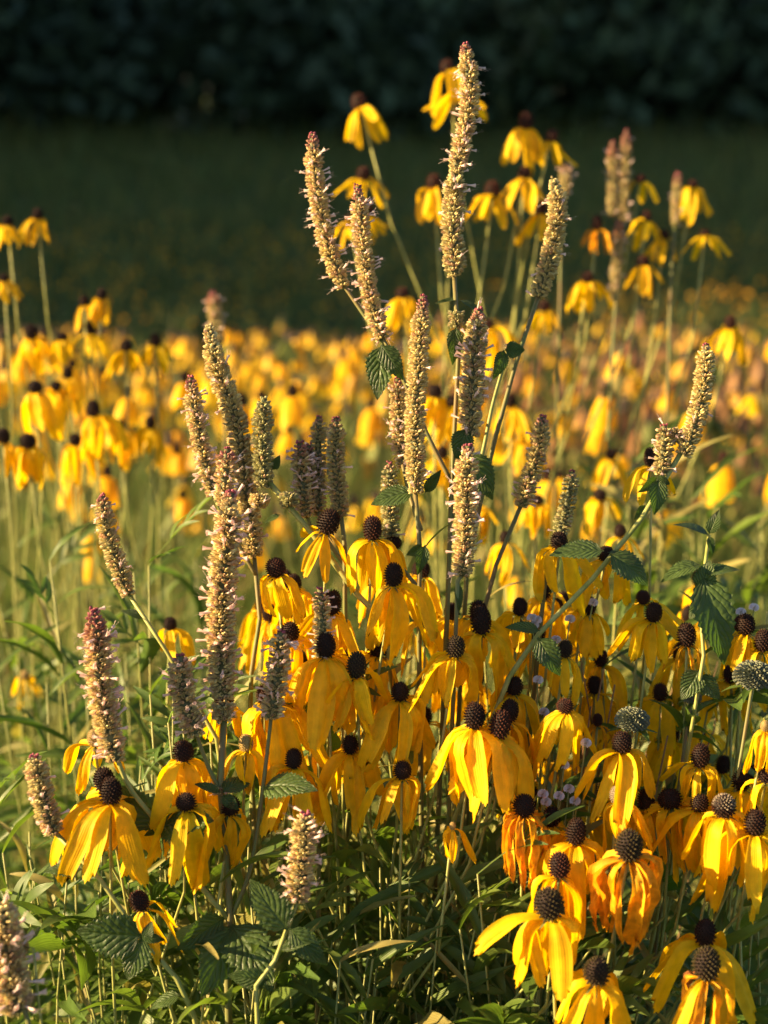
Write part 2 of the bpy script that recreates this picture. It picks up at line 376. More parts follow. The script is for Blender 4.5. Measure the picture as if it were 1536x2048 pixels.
def lance(var, mat='leaf'):
    rr = random.Random(var+500); wd = rr.uniform(.060, .095); fold = rr.uniform(.15, .6); arch = rr.uniform(.02, .16); tw = rr.uniform(-.6, .6); sw = rr.uniform(-.08, .08)
    toothy = rr.random() < .4
    def fn(t, v, i, j):
        p = max(0.03, math.sin(math.pi*min(1, t*.93+.05))**.75*(1-.35*t))
        if toothy and abs(v) == 1 and i % 3 == 1: p *= 1.16
        w = wd*p*v; h = abs(w)*fold+.006*math.sin(t*11+var)*v
        c, s = math.cos(tw*(t-.3)), math.sin(tw*(t-.3)); w, h = w*c-h*s, w*s+h*c
        return (t, w+sw*math.sin(math.pi*t), h+arch*4*t*(1-t))
    return strip(10, 4, fn, 'leaf', mat)
LANCE = [lance(i) for i in range(12)]; LANCE_Y = [lance(i+20, 'leaf_yel') for i in range(4)]
def ovate(var):
    rr = random.Random(var+900); wd = rr.uniform(.26, .33); fold = rr.uniform(.05, .3); arch = rr.uniform(.03, .12); tw = rr.uniform(-.4, .4); droop = rr.uniform(.0, .18)
    def fn(t, v, i, j):
        if t < .06: p = .10
        else:
            q = (t-.06)/.94; p = (math.sin(math.pi*q**.62))**.8*(1-.15*q) if q < 1 else 0
            p = max(p, .02)
        if abs(v) == 1 and t > .08: p *= 1.0+.085*(1 if i % 2 else -1)
        w = wd*p*v; h = abs(w)*fold-droop*w*w*3+.012*math.sin(i*1.57)*abs(v)*(abs(v) < 1)*.5
        c, s = math.cos(tw*t), math.sin(tw*t); w, h = w*c-h*s, w*s+h*c
        return (t, w, h+arch*4*t*(1-t))
    return strip(26, 6, fn, 'leaf', 'hleaf')
OVATE = [ovate(i) for i in range(8)]
def aim(a, b, roll_ref, wscale=1.0):
    """matrix that lays a unit leaf from a to b, its upper side towards roll_ref"""
    a, b = Vector(a), Vector(b); x = b-a; L = x.length; x = x/L
    z = Vector(roll_ref)-x*x.dot(Vector(roll_ref))
    if z.length < 1e-4: z = x.orthogonal()
    z.normalize(); y = z.cross(x)
    m = Matrix((x*L, y*L*wscale, z*L)).transposed().to_4x4(); m.translation = a
    return m
def local(m, parent):
    m = m.copy(); m.translation = m.translation-parent.location; return m

# ------------------------------------------------------------------ coneflowers
def coneflower(x, y, wpx, hpx, plen, hw, tilt, cone, petal, n, d, label, group=None, lean=None, leaves=2, ty=None, name='coneflower', parts=True):
    """(x, y) is the middle of the cone in the photograph; everything is built at its own distance d in true size"""
    d = near(d); rr = random.Random(int(x*7+y*13))
    cw, ch = wpx*d/F, hpx*d/F; va = PITCH+math.atan((y-1024)/F); L = plen*d/F*1.06/math.cos(va)**1.3
    ax = Euler((R((ty if ty is not None else rr.uniform(-9, 9))), R(tilt), rr.uniform(0, 6.28))).to_matrix().to_4x4()
    ax = Matrix.Rotation(R(tilt), 4, 'Y') @ Matrix.Rotation(R(ty if ty is not None else rr.uniform(-8, 10)), 4, 'X') @ Matrix.Rotation(rr.uniform(0, 6.28), 4, 'Z')
    mid = P(x, y, d); axis = (ax @ Vector((0, 0, 1, 0))).to_3d(); head = mid-axis*ch*.5
    if lean is None: lean = rr.uniform(-.46, .04) if x > 760 else rr.uniform(-.22, .34)
    bx, by = head.x+lean, head.y+rr.uniform(-.02, .16); base = Vector((bx, by, float(ground_z(bx, by))))
    t = thing(name, label, 'coneflower', base, group)
    stem_pts = [head+axis*ch*.02, head-axis*.05-Vector((0, 0, .02)), head.lerp(base, .38)+Vector((lean*.12, rr.uniform(-.02, .02), 0)), base.lerp(head, .22)+Vector((0, 0, 0)), base-Vector((0, 0, .02))]
    tube_obj('stem', stem_pts, .0009*max(1, d**.5), .0021, 'stem', t, 12 if parts else 7, 6 if parts else 4)
    T = Matrix.Translation(head-base) @ ax
    obj('cone', cone_mesh(cone, rr.randrange(2)), t, T @ Matrix.Diagonal((cw, cw, ch, 1)))
    obj('calyx', rr.choice(CALYX), t, T @ Matrix.Diagonal((cw, cw, cw, 1)))
    c = min(.80, max(.02, (hw/(plen*1.06)*math.cos(va)**1.3-.20)*(1.0 if y < 1500 else .62))); a1 = int(round(math.degrees(math.acos(c))/6)*6)
    off = rr.uniform(0, 6.28)
    for i in range(n):
        if rr.random() < .06 and not (petal == 'droop1' and i == 0): continue      # fallen petal
        k = petal; aa = a1
        if petal == 'mixdry': k = rr.choice(['dry', 'dry', 'brown', 'fresh'])
        if petal == 'droop1' : k = 'raised' if i == 0 else 'fresh'
        if k == 'raised': aa = 24
        ph = off+6.2832*i/n+rr.uniform(-.28, .28)
        if petal == 'droop1' and i == 0: ph = math.pi-Matrix(ax).to_euler().z if False else None
        s = L*rr.uniform(.70, 1.10)
        m = Matrix.Translation(head-base) @ ax @ Matrix.Rotation(ph, 4, 'Z') if ph is not None else Matrix.Translation(head-base) @ Matrix.Rotation(math.pi*1.02, 4, 'Z')
        m = m @ Matrix.Translation((cw*.16, 0, ch*.02)) @ Matrix.Diagonal((s, s*rr.uniform(.9, 1.2), s, 1))
        obj('petal', petal_mesh(aa, k, rr.randrange(9)), t, m)
    if leaves:
        c_, Ls = smoothpath(stem_pts, 40)
        for q in range(leaves):
            i = rr.randrange(9, 24); a = Vector(c_[i]); an = rr.uniform(0, 6.28); l_ = rr.uniform(.06, .11)
            b = a+Vector((math.cos(an)*l_, math.sin(an)*l_*.8, rr.uniform(-.01, .05)))
            obj('leaf', rr.choice(LANCE), t, local(aim(a, b, (0, -.3, 1), rr.uniform(.8, 1.2)), t))
    return t

CF = []   # x, y, cone w, cone h, petal drop, half spread, tilt, cone, petals, n, depth, label
def cf(*a, **k): CF.append((a, k))
cf(657,1044,44,52,88,78,16,'dark','fresh',8,1.07,'coneflower with a tall leaning dark cone and side-spread petals below the paired hyssop spikes')
cf(745,1057,37,50,128,60,0,'red','fresh',10,1.06,'bright sunlit coneflower with red-brown cone rising highest of the packed central cluster')
cf(786,1086,34,30,70,36,6,'dark','fresh',6,1.10,'small coneflower with round brown cone, tucked behind the one with the blackest cone')
cf(787,1150,37,48,150,62,2,'dark','fresh',10,1.00,'long-petalled coneflower with upright black cone overlapping the bright sunlit one behind')
cf(551,1136,40,38,98,58,-8,'red','fresh',8,1.06,'coneflower with squat rusty cone beside the longest hyssop spike')
cf(580,1264,37,38,125,72,4,'dark','fresh',9,1.05,'coneflower with round black cone directly above the short pale hyssop spike')
cf(665,1206,36,50,120,70,4,'dark','fresh',9,1.08,'coneflower with dark cone half behind a small pinkish hyssop spike')
cf(652,1291,38,50,170,62,-2,'dark','fresh',10,.99,'coneflower with oval dark cone and very long petals below the small pinkish spike')
cf(713,1331,39,54,128,62,2,'olive','fresh',10,.98,'coneflower with tall brownish textured cone, its petals mingling with a long-petalled neighbour')
cf(683,1316,30,32,90,44,0,'red','fresh',7,1.04,'coneflower with small round cone wedged between two taller cones')
cf(755,1292,40,46,130,60,0,'dark','fresh',9,1.09,'coneflower whose black cone peeks from behind the long-petalled bloom above it')
cf(962,1241,40,58,140,50,-4,'dark','fresh',9,1.04,'coneflower with tall egg-shaped black cone and another cone just behind it')
cf(955,1222,34,44,110,46,6,'dark','fresh',7,1.12,'coneflower almost hidden behind a tall egg-shaped black cone')
cf(1040,1214,30,36,86,44,2,'dark','fresh',5,1.13,'small coneflower with few broad petals beside the slanting hyssop stem')
cf(911,1294,37,44,122,74,6,'olive','fresh',11,.99,'broad skirted coneflower with brown cone, shaded flat yellow petals')
cf(800,1384,35,38,140,52,0,'dark','fresh',9,1.0,'coneflower with dull brown cone and narrow hanging petals in the middle of the cluster')
cf(949,1432,42,54,160,66,2,'dark','fresh',10,.93,'sunlit coneflower with jet black cone and curled lower petals, one of a close pair')
cf(1000,1450,42,60,150,56,8,'red','fresh',9,.93,'sunlit coneflower with reddish lit cone, partner of the jet black cone')
cf(1019,1422,36,46,130,52,10,'dark','fresh',8,1.0,'shaded coneflower whose black cone shows just behind a reddish lit cone')
cf(1028,1372,35,38,150,56,2,'dark','fresh',9,1.06,'shaded coneflower with round black cone above a close sunlit pair')
cf(1130,1412,33,28,145,58,-2,'red','fresh',10,.98,'bell-shaped coneflower with low reddish cone and broad smooth petals')
cf(1244,1485,39,44,140,60,2,'dark','fresh',10,.95,'coneflower with dark cone standing over a young grey cone')
cf(1401,1512,36,50,92,86,2,'dark','fresh',9,.96,'wide spreading coneflower with tall dull cone and shaded petals')
cf(1234,1590,31,36,105,52,-4,'grey','fresh',8,.92,'coneflower with small young grey-tan cone')
cf(1152,1664,39,56,165,54,4,'dark','fresh',10,.88,'coneflower with tall black cone behind a reddish spiky one')
cf(1118,1731,43,52,125,78,-2,'red','fresh',10,.83,'coneflower with reddish spiky cone and a wide skirt of petals')
cf(1098,1808,58,62,140,76,-8,'olive','droop1',9,.77,'largest sunlit coneflower with big spiky brown cone and one raised petal')
cf(1194,1943,52,56,150,70,6,'olive','fresh',9,.76,'coneflower with big cone tucked under the largest sunlit bloom')
cf(1258,1692,53,64,190,66,0,'olive','dry',13,.80,'wilting coneflower with big green-brown cone and shrivelled orange petals')
cf(1411,1866,42,56,150,190,0,'dark','fresh',9,.82,'coneflower with shaded black cone just behind a drying grey-green cone')
cf(1413,1928,54,66,140,64,2,'olive','mixdry',8,.75,'coneflower with grey-green cone, brown shrivelled petals and one or two yellow ones')
cf(1448,1612,47,46,125,66,-2,'greytop','fresh',10,.87,'sunlit coneflower with grey-capped cone beside another with a dark cone')
cf(1510,1645,42,52,170,52,4,'dark','fresh',9,.86,'coneflower with tall dark cone and long petals, neighbour of the grey-capped cone')
cf(1399,1606,36,36,160,62,2,'dark','fresh',9,.95,'shaded coneflower with round dark cone behind the grey-capped one')
cf(1103,1634,35,40,110,50,6,'dark','fresh',8,.97,'coneflower with small spiky black cone behind a wilted orange bloom')
cf(1048,1612,44,44,130,56,0,'dark','dry',13,.92,'withered coneflower with curled orange petals and black cone')
cf(1340,1598,48,34,130,80,-12,'dark','fresh',8,.98,'shaded coneflower with half hidden black cone below a wide spreading bloom')
cf(1292,1600,34,44,110,50,0,'dark','fresh',7,1.0,'coneflower in deep shade just behind the young grey cone')
cf(1307,1225,34,40,112,56,6,'dark','fresh',9,1.08,'coneflower with neat black cone near the big drooping hyssop leaf')
cf(1286,1195,28,28,90,70,-6,'red','fresh',7,1.14,'coneflower with small reddish cone just above a neat black cone')
cf(1177,1212,30,38,90,56,2,'dark','fresh',7,1.14,'coneflower with dark cone right behind the slanting hyssop stem')
cf(1118,1082,34,36,140,86,-4,'dark','fresh',9,1.08,'coneflower with wide petals under an arching leaf')
cf(1212,1108,34,30,110,66,2,'dark','fresh',9,1.13,'coneflower with cone hidden by the slanting hyssop stem and leaf')
cf(1373,1270,37,48,80,46,-4,'dark','dry',6,1.06,'coneflower with large bare-looking dark cone and few orange petals')
cf(1491,1249,37,42,95,50,0,'dark','fresh',8,1.08,'coneflower with dark cone beyond the big drooping leaf')
cf(1526,1282,34,46,80,44,4,'dark','fresh',7,1.06,'coneflower with dark cone above the pale round seed head')
cf(1130,1298,30,36,96,50,0,'olive','fresh',6,1.08,'small few-petalled coneflower beside a broad toothed leaf')
cf(1195,1440,20,26,50,30,0,'red','dry',5,1.10,'tiny withered coneflower with brown cone among dry stems')
cf(208,1560,42,50,140,66,-4,'dark','fresh',9,.93,'coneflower with dark cone directly behind its twin, below the pink-tipped spike')
cf(221,1582,44,54,175,64,4,'dark','fresh',11,.88,'coneflower with long sunlit petals and black cone touched by a hyssop leaf')
cf(188,1476,30,36,95,48,0,'tan','fresh',7,1.0,'coneflower mostly behind the pink-tipped hyssop spike')
cf(366,1503,41,42,135,52,-4,'red','fresh',10,.95,'sunlit coneflower with pointed reddish-brown cone between two hyssop stems')
cf(372,1604,40,34,170,66,0,'dark','fresh',10,.90,'coneflower with low dark cone behind a toothed leaf and long hanging petals')
cf(462,1612,36,40,110,80,16,'dark','fresh',6,.94,'coneflower with cone hidden by the main hyssop stem, petals swept aside')
cf(492,1486,31,36,76,44,0,'tan','fresh',8,.97,'young coneflower with small tan cone and short petals')
cf(587,1518,33,40,140,54,4,'dark','fresh',9,.97,'sunlit coneflower with black cone above a long toothed leaf')
cf(540,1392,36,44,170,80,-6,'dark','fresh',10,1.0,'coneflower whose cone is hidden by the short pale hyssop spike')
cf(805,1541,35,36,120,56,2,'dark','fresh',8,.97,'coneflower with dark cone half under a slim leaf')
cf(700,1490,32,38,130,70,0,'dark','fresh',10,1.02,'coneflower with shaded cone buried under hanging petals')
cf(278,1802,38,42,95,66,-24,'red','fresh',6,.90,'tilted coneflower with reddish cone and petals swept to one side near the ground leaves')
cf(340,1248,27,26,80,42,2,'dark','fresh',6,1.30,'lone soft-focus coneflower behind the slanting stem of a leaning spike')
cf(905,1652,14,16,72,36,0,'tan','fresh',6,.93,'small closed yellow coneflower bud with drooping petals')
cf(50,1350,22,18,56,32,2,'tan','fresh',7,1.55,'blurred coneflower standing alone among green stems')
cf(448,1402,40,36,80,50,0,'dark','fresh',7,1.03,'coneflower behind the lowest whorls of the longest hyssop spike')
cf(845,1226,30,44,100,36,0,'dark','fresh',6,1.12,'coneflower with shaded black cone beside the main tall stem')
cf(525,1390,26,40,60,36,0,'red','fresh',5,1.05,'coneflower with reddish cone just touching the short pale spike')
cf(1530,1452,20,22,110,60,0,'tan','fresh',8,.90,'coneflower at the border with a pale bead-like cone')
cf(1532,1545,36,44,110,62,0,'dark','fresh',9,.93,'coneflower crossed by a slanting bare stem')
cf(1482,1562,36,40,130,56,0,'dark','fresh',8,1.0,'shaded coneflower behind the grey-capped cone and a bare stem')
cf(1085,1662,24,26,70,30,0,'dark','dry',6,.98,'small dark-coned coneflower beside a withered orange bloom')
cf(1302,915,28,40,92,48,-4,'dark','fresh',8,1.18,'coneflower with black cone behind the leafy tip of the slanting stem')
cf(1240,1062,24,26,76,46,0,'dark','fresh',7,1.35,'soft-focus coneflower below the slanting hyssop stem')

TALL_LABELS = ['lone blurred coneflower leaning on a long slanting stem toward the tallest hyssop',
  'highest blurred coneflower just behind the tip of the tallest hyssop',
  'blurred coneflower with spread petals right behind the tallest hyssop tip',
  'blurred coneflower with a brown cone heading the cluster past the tallest hyssop',
  'blurred coneflower with petals streaming sideways above the round pinkish hyssop tip',
  'blurred coneflower directly above the second pink-tipped hyssop spike',
  'blurred coneflower with narrow petals touching the lower half of the tallest spike',
  'blurred coneflower with two broad splayed petals next to the tallest spike',
  'blurred coneflower crowded under the highest brown cone of its cluster',
  'small blurred coneflower partly behind the curved bare-tipped hyssop spike',
  'blurred bell-like coneflower beside the pair of blurred hyssop spikes',
  'blurred bell-like coneflower beside the faint pink-tipped hyssop spike',
  'blurred coneflower hanging lowest past the faint pink-tipped hyssop spike',
  'blurred coneflower wedged between the pair of spikes and the faint spike',
  'blurred coneflower with tight bell petals below a withered brown head',
  'blurred coneflower with stacked petals below the wedge of yellow blooms',
  'blurred coneflower alone on its stem above the curved spike of the leaning hyssop',
  'blurred coneflower bell above the spike of dense straw whorls',
  'pale blurred coneflower below the base of the curved bare-tipped spike',
  'blurred coneflower with drooping petals behind the second pink-tipped spike',
  'yellow coneflower half covered by the bloom-covered spike beside the brown main stem',
  'withered brown-petalled coneflower beside the base of the paired blurred spikes',
  'pale blurred coneflower peeping out past the second pink-tipped spike',
  'blurred coneflower just under the faint pink-tipped hyssop spike']
SHARED_MID = ('soft-focus yellow coneflower rising on a bare stem behind the tall hyssop', 'tall coneflowers behind the hyssop')
for a in [(718,203,30,30,80,44,-14,2.0), (895,133,26,26,92,46,-6,1.8), (912,178,26,26,90,64,4,1.75), (1052,242,28,32,92,46,0,1.85), (1104,272,24,24,70,60,18,1.9),
          (727,347,28,26,66,46,10,1.7), (868,364,28,30,88,34,0,1.65), (985,379,30,32,88,50,0,1.6), (1050,345,26,24,92,60,4,1.75), (1082,416,24,30,76,40,0,1.7),
          (1280,357,22,16,72,36,0,2.0), (1384,368,22,16,80,38,0,2.0), (1410,466,20,14,58,34,0,2.1), (1292,432,22,22,72,40,0,2.0), (1175,554,24,22,80,34,0,1.75),
          (1285,522,26,22,66,34,0,1.8), (1460,645,24,26,74,36,0,1.7), (805,586,26,22,76,34,0,1.7), (1088,612,24,20,66,36,0,1.8), (735,420,26,24,52,60,8,1.85),
          (975,650,26,22,90,32,0,1.6), (1194,446,20,30,60,26,0,1.75), (700,440,22,20,58,34,-10,1.9), (1328,470,20,20,70,36,0,2.1)]:
    cf(*a[:5], a[5]*1.3, a[6], 'red', 'dry' if a[0] == 1194 else 'fresh', random.choice([5, 6, 6, 7, 8]), a[7], TALL_LABELS.pop(0), group=SHARED_MID[1], leaves=1, ty=random.uniform(-22, 16), lean=random.uniform(-.3, -.02) if a[0] > 900 else random.uniform(.15, .4))
SHARED_L = ('blurred bright coneflower at the open edge of the flower field', 'coneflowers at the field edge')
for a in [(15,442,22,20,52,32,0,1.9), (75,428,22,22,58,34,4,1.9), (8,556,20,16,48,40,0,2.0), (168,602,20,20,66,40,-4,1.75), (203,588,20,22,52,26,8,1.85), (183,656,24,26,56,38,0,1.7),
          (62,664,28,30,86,32,0,1.6), (70,774,30,24,100,48,-2,1.5), (112,772,24,20,84,44,4,1.6), (55,882,34,30,94,36,0,1.5), (6,872,30,30,80,36,0,1.5), (186,818,28,34,92,44,0,1.55),
          (135,746,22,24,70,34,0,1.75), (252,692,26,22,66,38,0,1.9), (124,674,24,18,60,36,0,1.9), (310,680,22,26,60,30,0,2.1), (300,845,22,26,70,34,0,1.9), (240,850,22,20,90,40,0,1.75), (150,880,26,26,86,40,0,1.7),
          (870,782,26,26,80,44,0,1.5), (905,803,26,24,84,46,0,1.5), (1020,802,26,28,84,50,0,1.6), (884,905,24,26,80,44,0,1.55), (1053,866,24,30,80,44,0,1.6), (950,1000,24,26,80,44,0,1.5), (1075,1000,24,22,76,44,0,1.5), (1200,990,26,22,76,46,0,1.5), (1010,1075,24,26,76,44,0,1.45), (1222,908,24,22,70,50,0,1.6)]:
    cf(*a[:7], 'dark', 'fresh', 8, a[7], (SHARED_L[0] if a[0] < 800 else 'soft yellow coneflower showing between the hyssop stems and spikes') if a[1] > 610 else 'blurred coneflower standing high above the field edge against the dark meadow', group=SHARED_L[1], leaves=1, lean=random.uniform(-.1, .1))
SHARED_F = ('half hidden coneflower filling in behind the packed yellow cluster', 'coneflowers packed inside the central cluster')
for i in range(52):
    x = random.choice([random.uniform(500, 860), random.uniform(1050, 1520), random.uniform(850, 1250)]); y = random.uniform(1130, 1480 if x < 1040 else 1620)
    cf(x, y, 30, 36, 110, 56, random.uniform(-10, 10), random.choice(['dark', 'dark', 'red']), 'fresh', 8, random.uniform(1.16, 1.38), SHARED_F[0], group=SHARED_F[1], leaves=1)
for a, k in CF: coneflower(*a, **k)

# the field behind: every head its own coneflower
def head_mesh(var):
    """whole flower head, petal by petal, for heads a few pixels across"""
    rr = random.Random(var+70); V, Fc, mi = [], [], []
    n = rr.randrange(7, 11)
    for i in range(n):
        ph = 6.283*i/n+rr.uniform(-.2, .2); fl = rr.uniform(.15, .5); wd = rr.uniform(.13, .18); c, s = math.cos(ph), math.sin(ph); b = len(V)
        for t, rad, z, ww in ((0, .06, 0, .4), (.3, .2, -.06, .8), (.65, .2+.35*fl, -.45, 1), (1, .2+.62*fl, -.9*rr.uniform(.85, 1.1), .6)):
            for v in (-1, 0, 1): V.append((c*(rad+.03*(v == 0))-s*v*wd*ww, s*(rad+.03*(v == 0))+c*v*wd*ww, z))
        for q in range(3):
            for v in range(2): Fc.append((b+q*3+v, b+q*3+3+v, b+q*3+4+v, b+q*3+v+1)); mi.append(0)
    return mesh('petals', V, Fc, ['petal'], mi)
HEAD = [head_mesh(i) for i in range(8)]
SIMPLE_STEM = []
for v in range(5):
    vv, ff = tube([(0, 0, 0), (random.uniform(-.06, .06), .02, -.4), (random.uniform(-.1, .1), 0, -1.0)], .0012, .0020, 7, 4); SIMPLE_STEM.append(mesh('stem', vv, ff, ['stem']))
FIELD_LABEL = 'blurred small coneflower crowded in the sunlit field behind'
placed = 0
while placed < 125:
    yw = 1.75+2.6*random.random()**1.1; xw = random.uniform(-1, 1)*(yw*.275+.05)
    if xw > .25*yw*.3 and random.random() < .35: continue
    gz = float(ground_z(xw, yw)); z = gz+min(1.02, random.gauss(.87, .11))
    t = thing('coneflower', FIELD_LABEL, 'coneflower', (xw, yw, gz), 'coneflowers crowded in the field')
    L = random.uniform(.036, .054); hz = z-gz; m = Matrix.Translation((0, 0, hz)) @ Matrix.Rotation(random.uniform(0, 6.28), 4, 'Z') @ Matrix.Rotation(R(random.uniform(-14, 14)), 4, 'X')
    st = obj('stem', random.choice(SIMPLE_STEM), t, Matrix.Translation((0, 0, hz)) @ Matrix.Rotation(random.uniform(0, 6.28), 4, 'Z') @ Matrix.Diagonal((1, 1, hz+.01, 1)))
    obj('petals', random.choice(HEAD), t, m @ Matrix.Diagonal((L, L, L, 1)))
    obj('cone', cone_mesh(random.choice(['dark', 'dark', 'red']), 0), t, m @ Matrix.Diagonal((.014, .014, .018, 1)))
    placed += 1
def heads_stuff(name, label, n, fx, hgt, size, with_cone=True, cols=((.80, .42, .005),)):
    """far flowers nobody could count: petals, cone and stalk each, one object"""
    x, y = fx(n); z = ground_z(x, y); Vs, Fs, Ts = [], [], []; k = 0
    for i in range(n):
        h = hgt(); L = size*random.uniform(.8, 1.2); c = np.array([x[i], y[i], z[i]+h]); m = 6; col = np.array(random.choice(cols))*random.uniform(.8, 1.1)
        if with_cone and name == 'coneflower_field' and x[i] > .06*y[i] and random.random() < .62: col = np.array(random.choice([(.34, .18, .06), (.24, .20, .06), (.55, .30, .04)])); L *= .75   # withered heads on this side
        for q in range(m):
            a = 6.283*q/m+random.random(); d = np.array([math.cos(a), math.sin(a), 0]); e = np.array([-d[1], d[0], 0])*L*.2; fl = random.uniform(.2, .7)
            Vs += [c+d*L*.1-e*.6, c+d*L*.1+e*.6, c+d*L*fl+e-np.array([0, 0, L*.8]), c+d*L*fl-e-np.array([0, 0, L*.8])]; Fs.append((k, k+1, k+2, k+3)); k += 4; Ts += [col]*4
        if with_cone:
            for q in range(4):
                a, b = 1.571*q, 1.571*(q+1); r = L*.16
                Vs += [c+np.array([math.cos(a)*r, math.sin(a)*r, 0]), c+np.array([math.cos(b)*r, math.sin(b)*r, 0]), c+np.array([math.cos(b)*r*.6, math.sin(b)*r*.6, L*.42]), c+np.array([math.cos(a)*r*.6, math.sin(a)*r*.6, L*.42])]
                Fs.append((k, k+1, k+2, k+3)); k += 4; Ts += [np.array([.03, .012, .008])]*4
        wv = np.array([.0018+.0006*y[i]**.5, 0, 0]); dn = np.array([random.uniform(-.1, .1), random.uniform(-.1, .1), -h])
        Vs += [c-wv, c+wv, c+dn+wv, c+dn-wv]; Fs.append((k, k+1, k+2, k+3)); k += 4; Ts += [np.array([.12, .15, .04])]*4
    o = obj(name, quads_mesh(name, np.array(Vs), np.array(Fs), ['blade'], np.array(Ts)))
    o['kind'] = 'stuff'; o['label'] = label; o['category'] = 'flowers'
heads_stuff('coneflower_field', 'mass of blurred yellow coneflowers running down the slope behind', 1300, wedge(2.4, 8.4, .8, .3), lambda: min(1.0, random.gauss(.84, .13)), .050, cols=((.82,.48,.003), (.86,.56,.003), (.82,.52,.003), (.50,.28,.03), (.16,.19,.04)))
heads_stuff('far_coneflowers', 'scattered yellow flecks of flowers in the dark shaded meadow', 1500, wedge(10.5, 20, .9, 1.5), lambda: random.uniform(.2, .5), .036)
heads_stuff('dry_seed_heads', 'brown withered flower heads among the sunlit field stalks', 260, lambda n: (lambda y: (rng.uniform(.02, .30, n)*y+.1, y))(rng.uniform(2.8, 7, n)), lambda: random.gauss(.84, .08), .05, cols=((.30,.14,.05), (.38,.20,.08), (.24,.11,.05)))

# ------------------------------------------------------------------ hyssop
def spike_mesh(pts, R0, tip, age, seed):
    """crowded whorls of little calyx cups round an axis; returns cups and open blossoms as two meshes (world coordinates)"""
    rr = np.random.default_rng(seed); step = .0028
    c0, L = smoothpath(pts, 60); n = max(8, int(L/step)); c, L = smoothpath(pts, n); t, a, b = frames(c)     # c[0] is the tip
    V, Fc, T = [], [], []; V2, F2 = [], []
    core, cf_ = tube(pts, R0*.30, R0*.52, 14, 6); V += [tuple(q) for q in core]; Fc += cf_; T += [(.12, .12, .05)]*len(core)
    straw = np.array([.80, .63, .28]); green = np.array([.36, .37, .17]); pink = np.array([.66, .36, .25]); rose = np.array([.46, .11, .15]); tan = np.array([.55, .38, .20])
    lump = rr.uniform(0, 6)
    for i in range(n):
        s = i/(n-1); env = min(1, .42+(s/.16)**.9*.58)*(1 if s < .9 else 1-.25*(s-.9)/.1)
        env *= 1+.11*math.sin(i*step/.0125*6.283+lump)+rr.normal(0, .03); Rr = R0*env
        k = max(7, int(19*min(1, env)))
        for j in range(k):
            th = 6.283*(j+.5*(i % 2))/k+rr.normal(0, .10)
            if rr.random() < .04: continue
            d = a[i]*math.cos(th)+b[i]*math.sin(th); up = -t[i]
            out = d*.9+up*(.22+.5*max(0, 1-s/.15)); out /= np.linalg.norm(out)
            out = out+rr.normal(0, .13, 3); out /= np.linalg.norm(out)
            p0 = c[i]+d*R0*.46*min(1, env)+t[i]*rr.normal(0, .0006); ln = (Rr-R0*.46*env)*rr.uniform(.85, 1.12); p1 = p0+out*ln
            e = np.cross(out, t[i]); e /= np.linalg.norm(e)+1e-9; f = np.cross(out, e); r1 = R0*.135*rr.uniform(.75, 1.2); r0 = r1*.6
            q = len(V); m = 5; op = .22 if s < .12 else 1.0
            for g_ in range(m):
                w_ = g_*6.283/m; V.append(tuple(p0+r0*(e*math.cos(w_)+f*math.sin(w_))))
            for g_ in range(m):
                w_ = g_*6.283/m; V.append(tuple(p0+out*ln*.6+r1*(e*math.cos(w_)+f*math.sin(w_))))
            for g_ in range(m):
                w_ = (g_+.5)*6.283/m; V.append(tuple(p1+r1*.85*op*(e*math.cos(w_)+f*math.sin(w_))+out*ln*.06*rr.random()))
            V.append(tuple(p0+out*ln*.62))
            for g_ in range(m):
                h_ = (g_+1) % m
                Fc += [(q+g_, q+h_, q+m+h_, q+m+g_), (q+m+g_, q+m+h_, q+2*m+g_), (q+2*m+g_, q+m+h_, q+3*m)] if True else []
            mixp = rr.random(); col = straw*(1-age['green'])+green*age['green']
            if mixp < age['pink']: col = col*.4+pink*.6
            elif mixp < age['pink']+.2: col = col*.5+tan*.5
            k_ = max(0, 1-s/tip)**.8 if tip > 0 else 0
            col = col*(1-k_)+(rose*(.6+.4*rr.random()))*k_; col = col*rr.uniform(.8, 1.2)
            T += [tuple(col*.8)]*m+[tuple(col)]*m+[tuple(np.minimum(col*1.06, .85))]*m+[tuple(col*.5)]
            if rr.random() < age['bloom']*(1 if s > .1 else .3):
                p = p0+out*ln*.8; ln2 = R0*rr.uniform(.45, .85); fo = out+rr.normal(0, .25, 3)-up*.1; fo /= np.linalg.norm(fo); q = len(V2); rw = R0*.10
                e = np.cross(fo, up); e /= np.linalg.norm(e)+1e-9; f = np.cross(fo, e)
                for (al, rad) in ((0, .6), (.65, .9), (1.0, 1.7)):
                    for g_ in range(5):
                        w_ = g_*1.2566; rad_ = rad*(1 if al < 1 else rr.uniform(.6, 1.2)); V2.append(tuple(p+fo*ln2*al+rad_*rw*(e*math.cos(w_)+f*math.sin(w_))))
                for lv in range(2):
                    for g_ in range(5): h_ = (g_+1) % 5; F2.append((q+lv*5+g_, q+lv*5+h_, q+lv*5+5+h_, q+lv*5+5+g_))
                for st in range(3):                       # stamens
                    sd = fo+rr.normal(0, .22, 3); sd /= np.linalg.norm(sd); q = len(V2); st_e = p+fo*ln2*.6; en = st_e+sd*R0*rr.uniform(.5, .8); wv = e*.00014
                    V2 += [tuple(st_e-wv), tuple(st_e+wv), tuple(en+wv), tuple(en-wv), tuple(en+sd*.0004+wv*2.4), tuple(en+sd*.0004-wv*2.4)]; F2 += [(q, q+1, q+2, q+3), (q+3, q+2, q+4, q+5)]
    return V, Fc, T, V2, F2
AGE = {'straw': dict(green=.2, pink=.08, bloom=.02), 'bloom': dict(green=.15, pink=.26, bloom=.11), 'seed': dict(green=.8, pink=.04, bloom=.006), 'mixed': dict(green=.4, pink=.16, bloom=.04)}
SEED = [100]
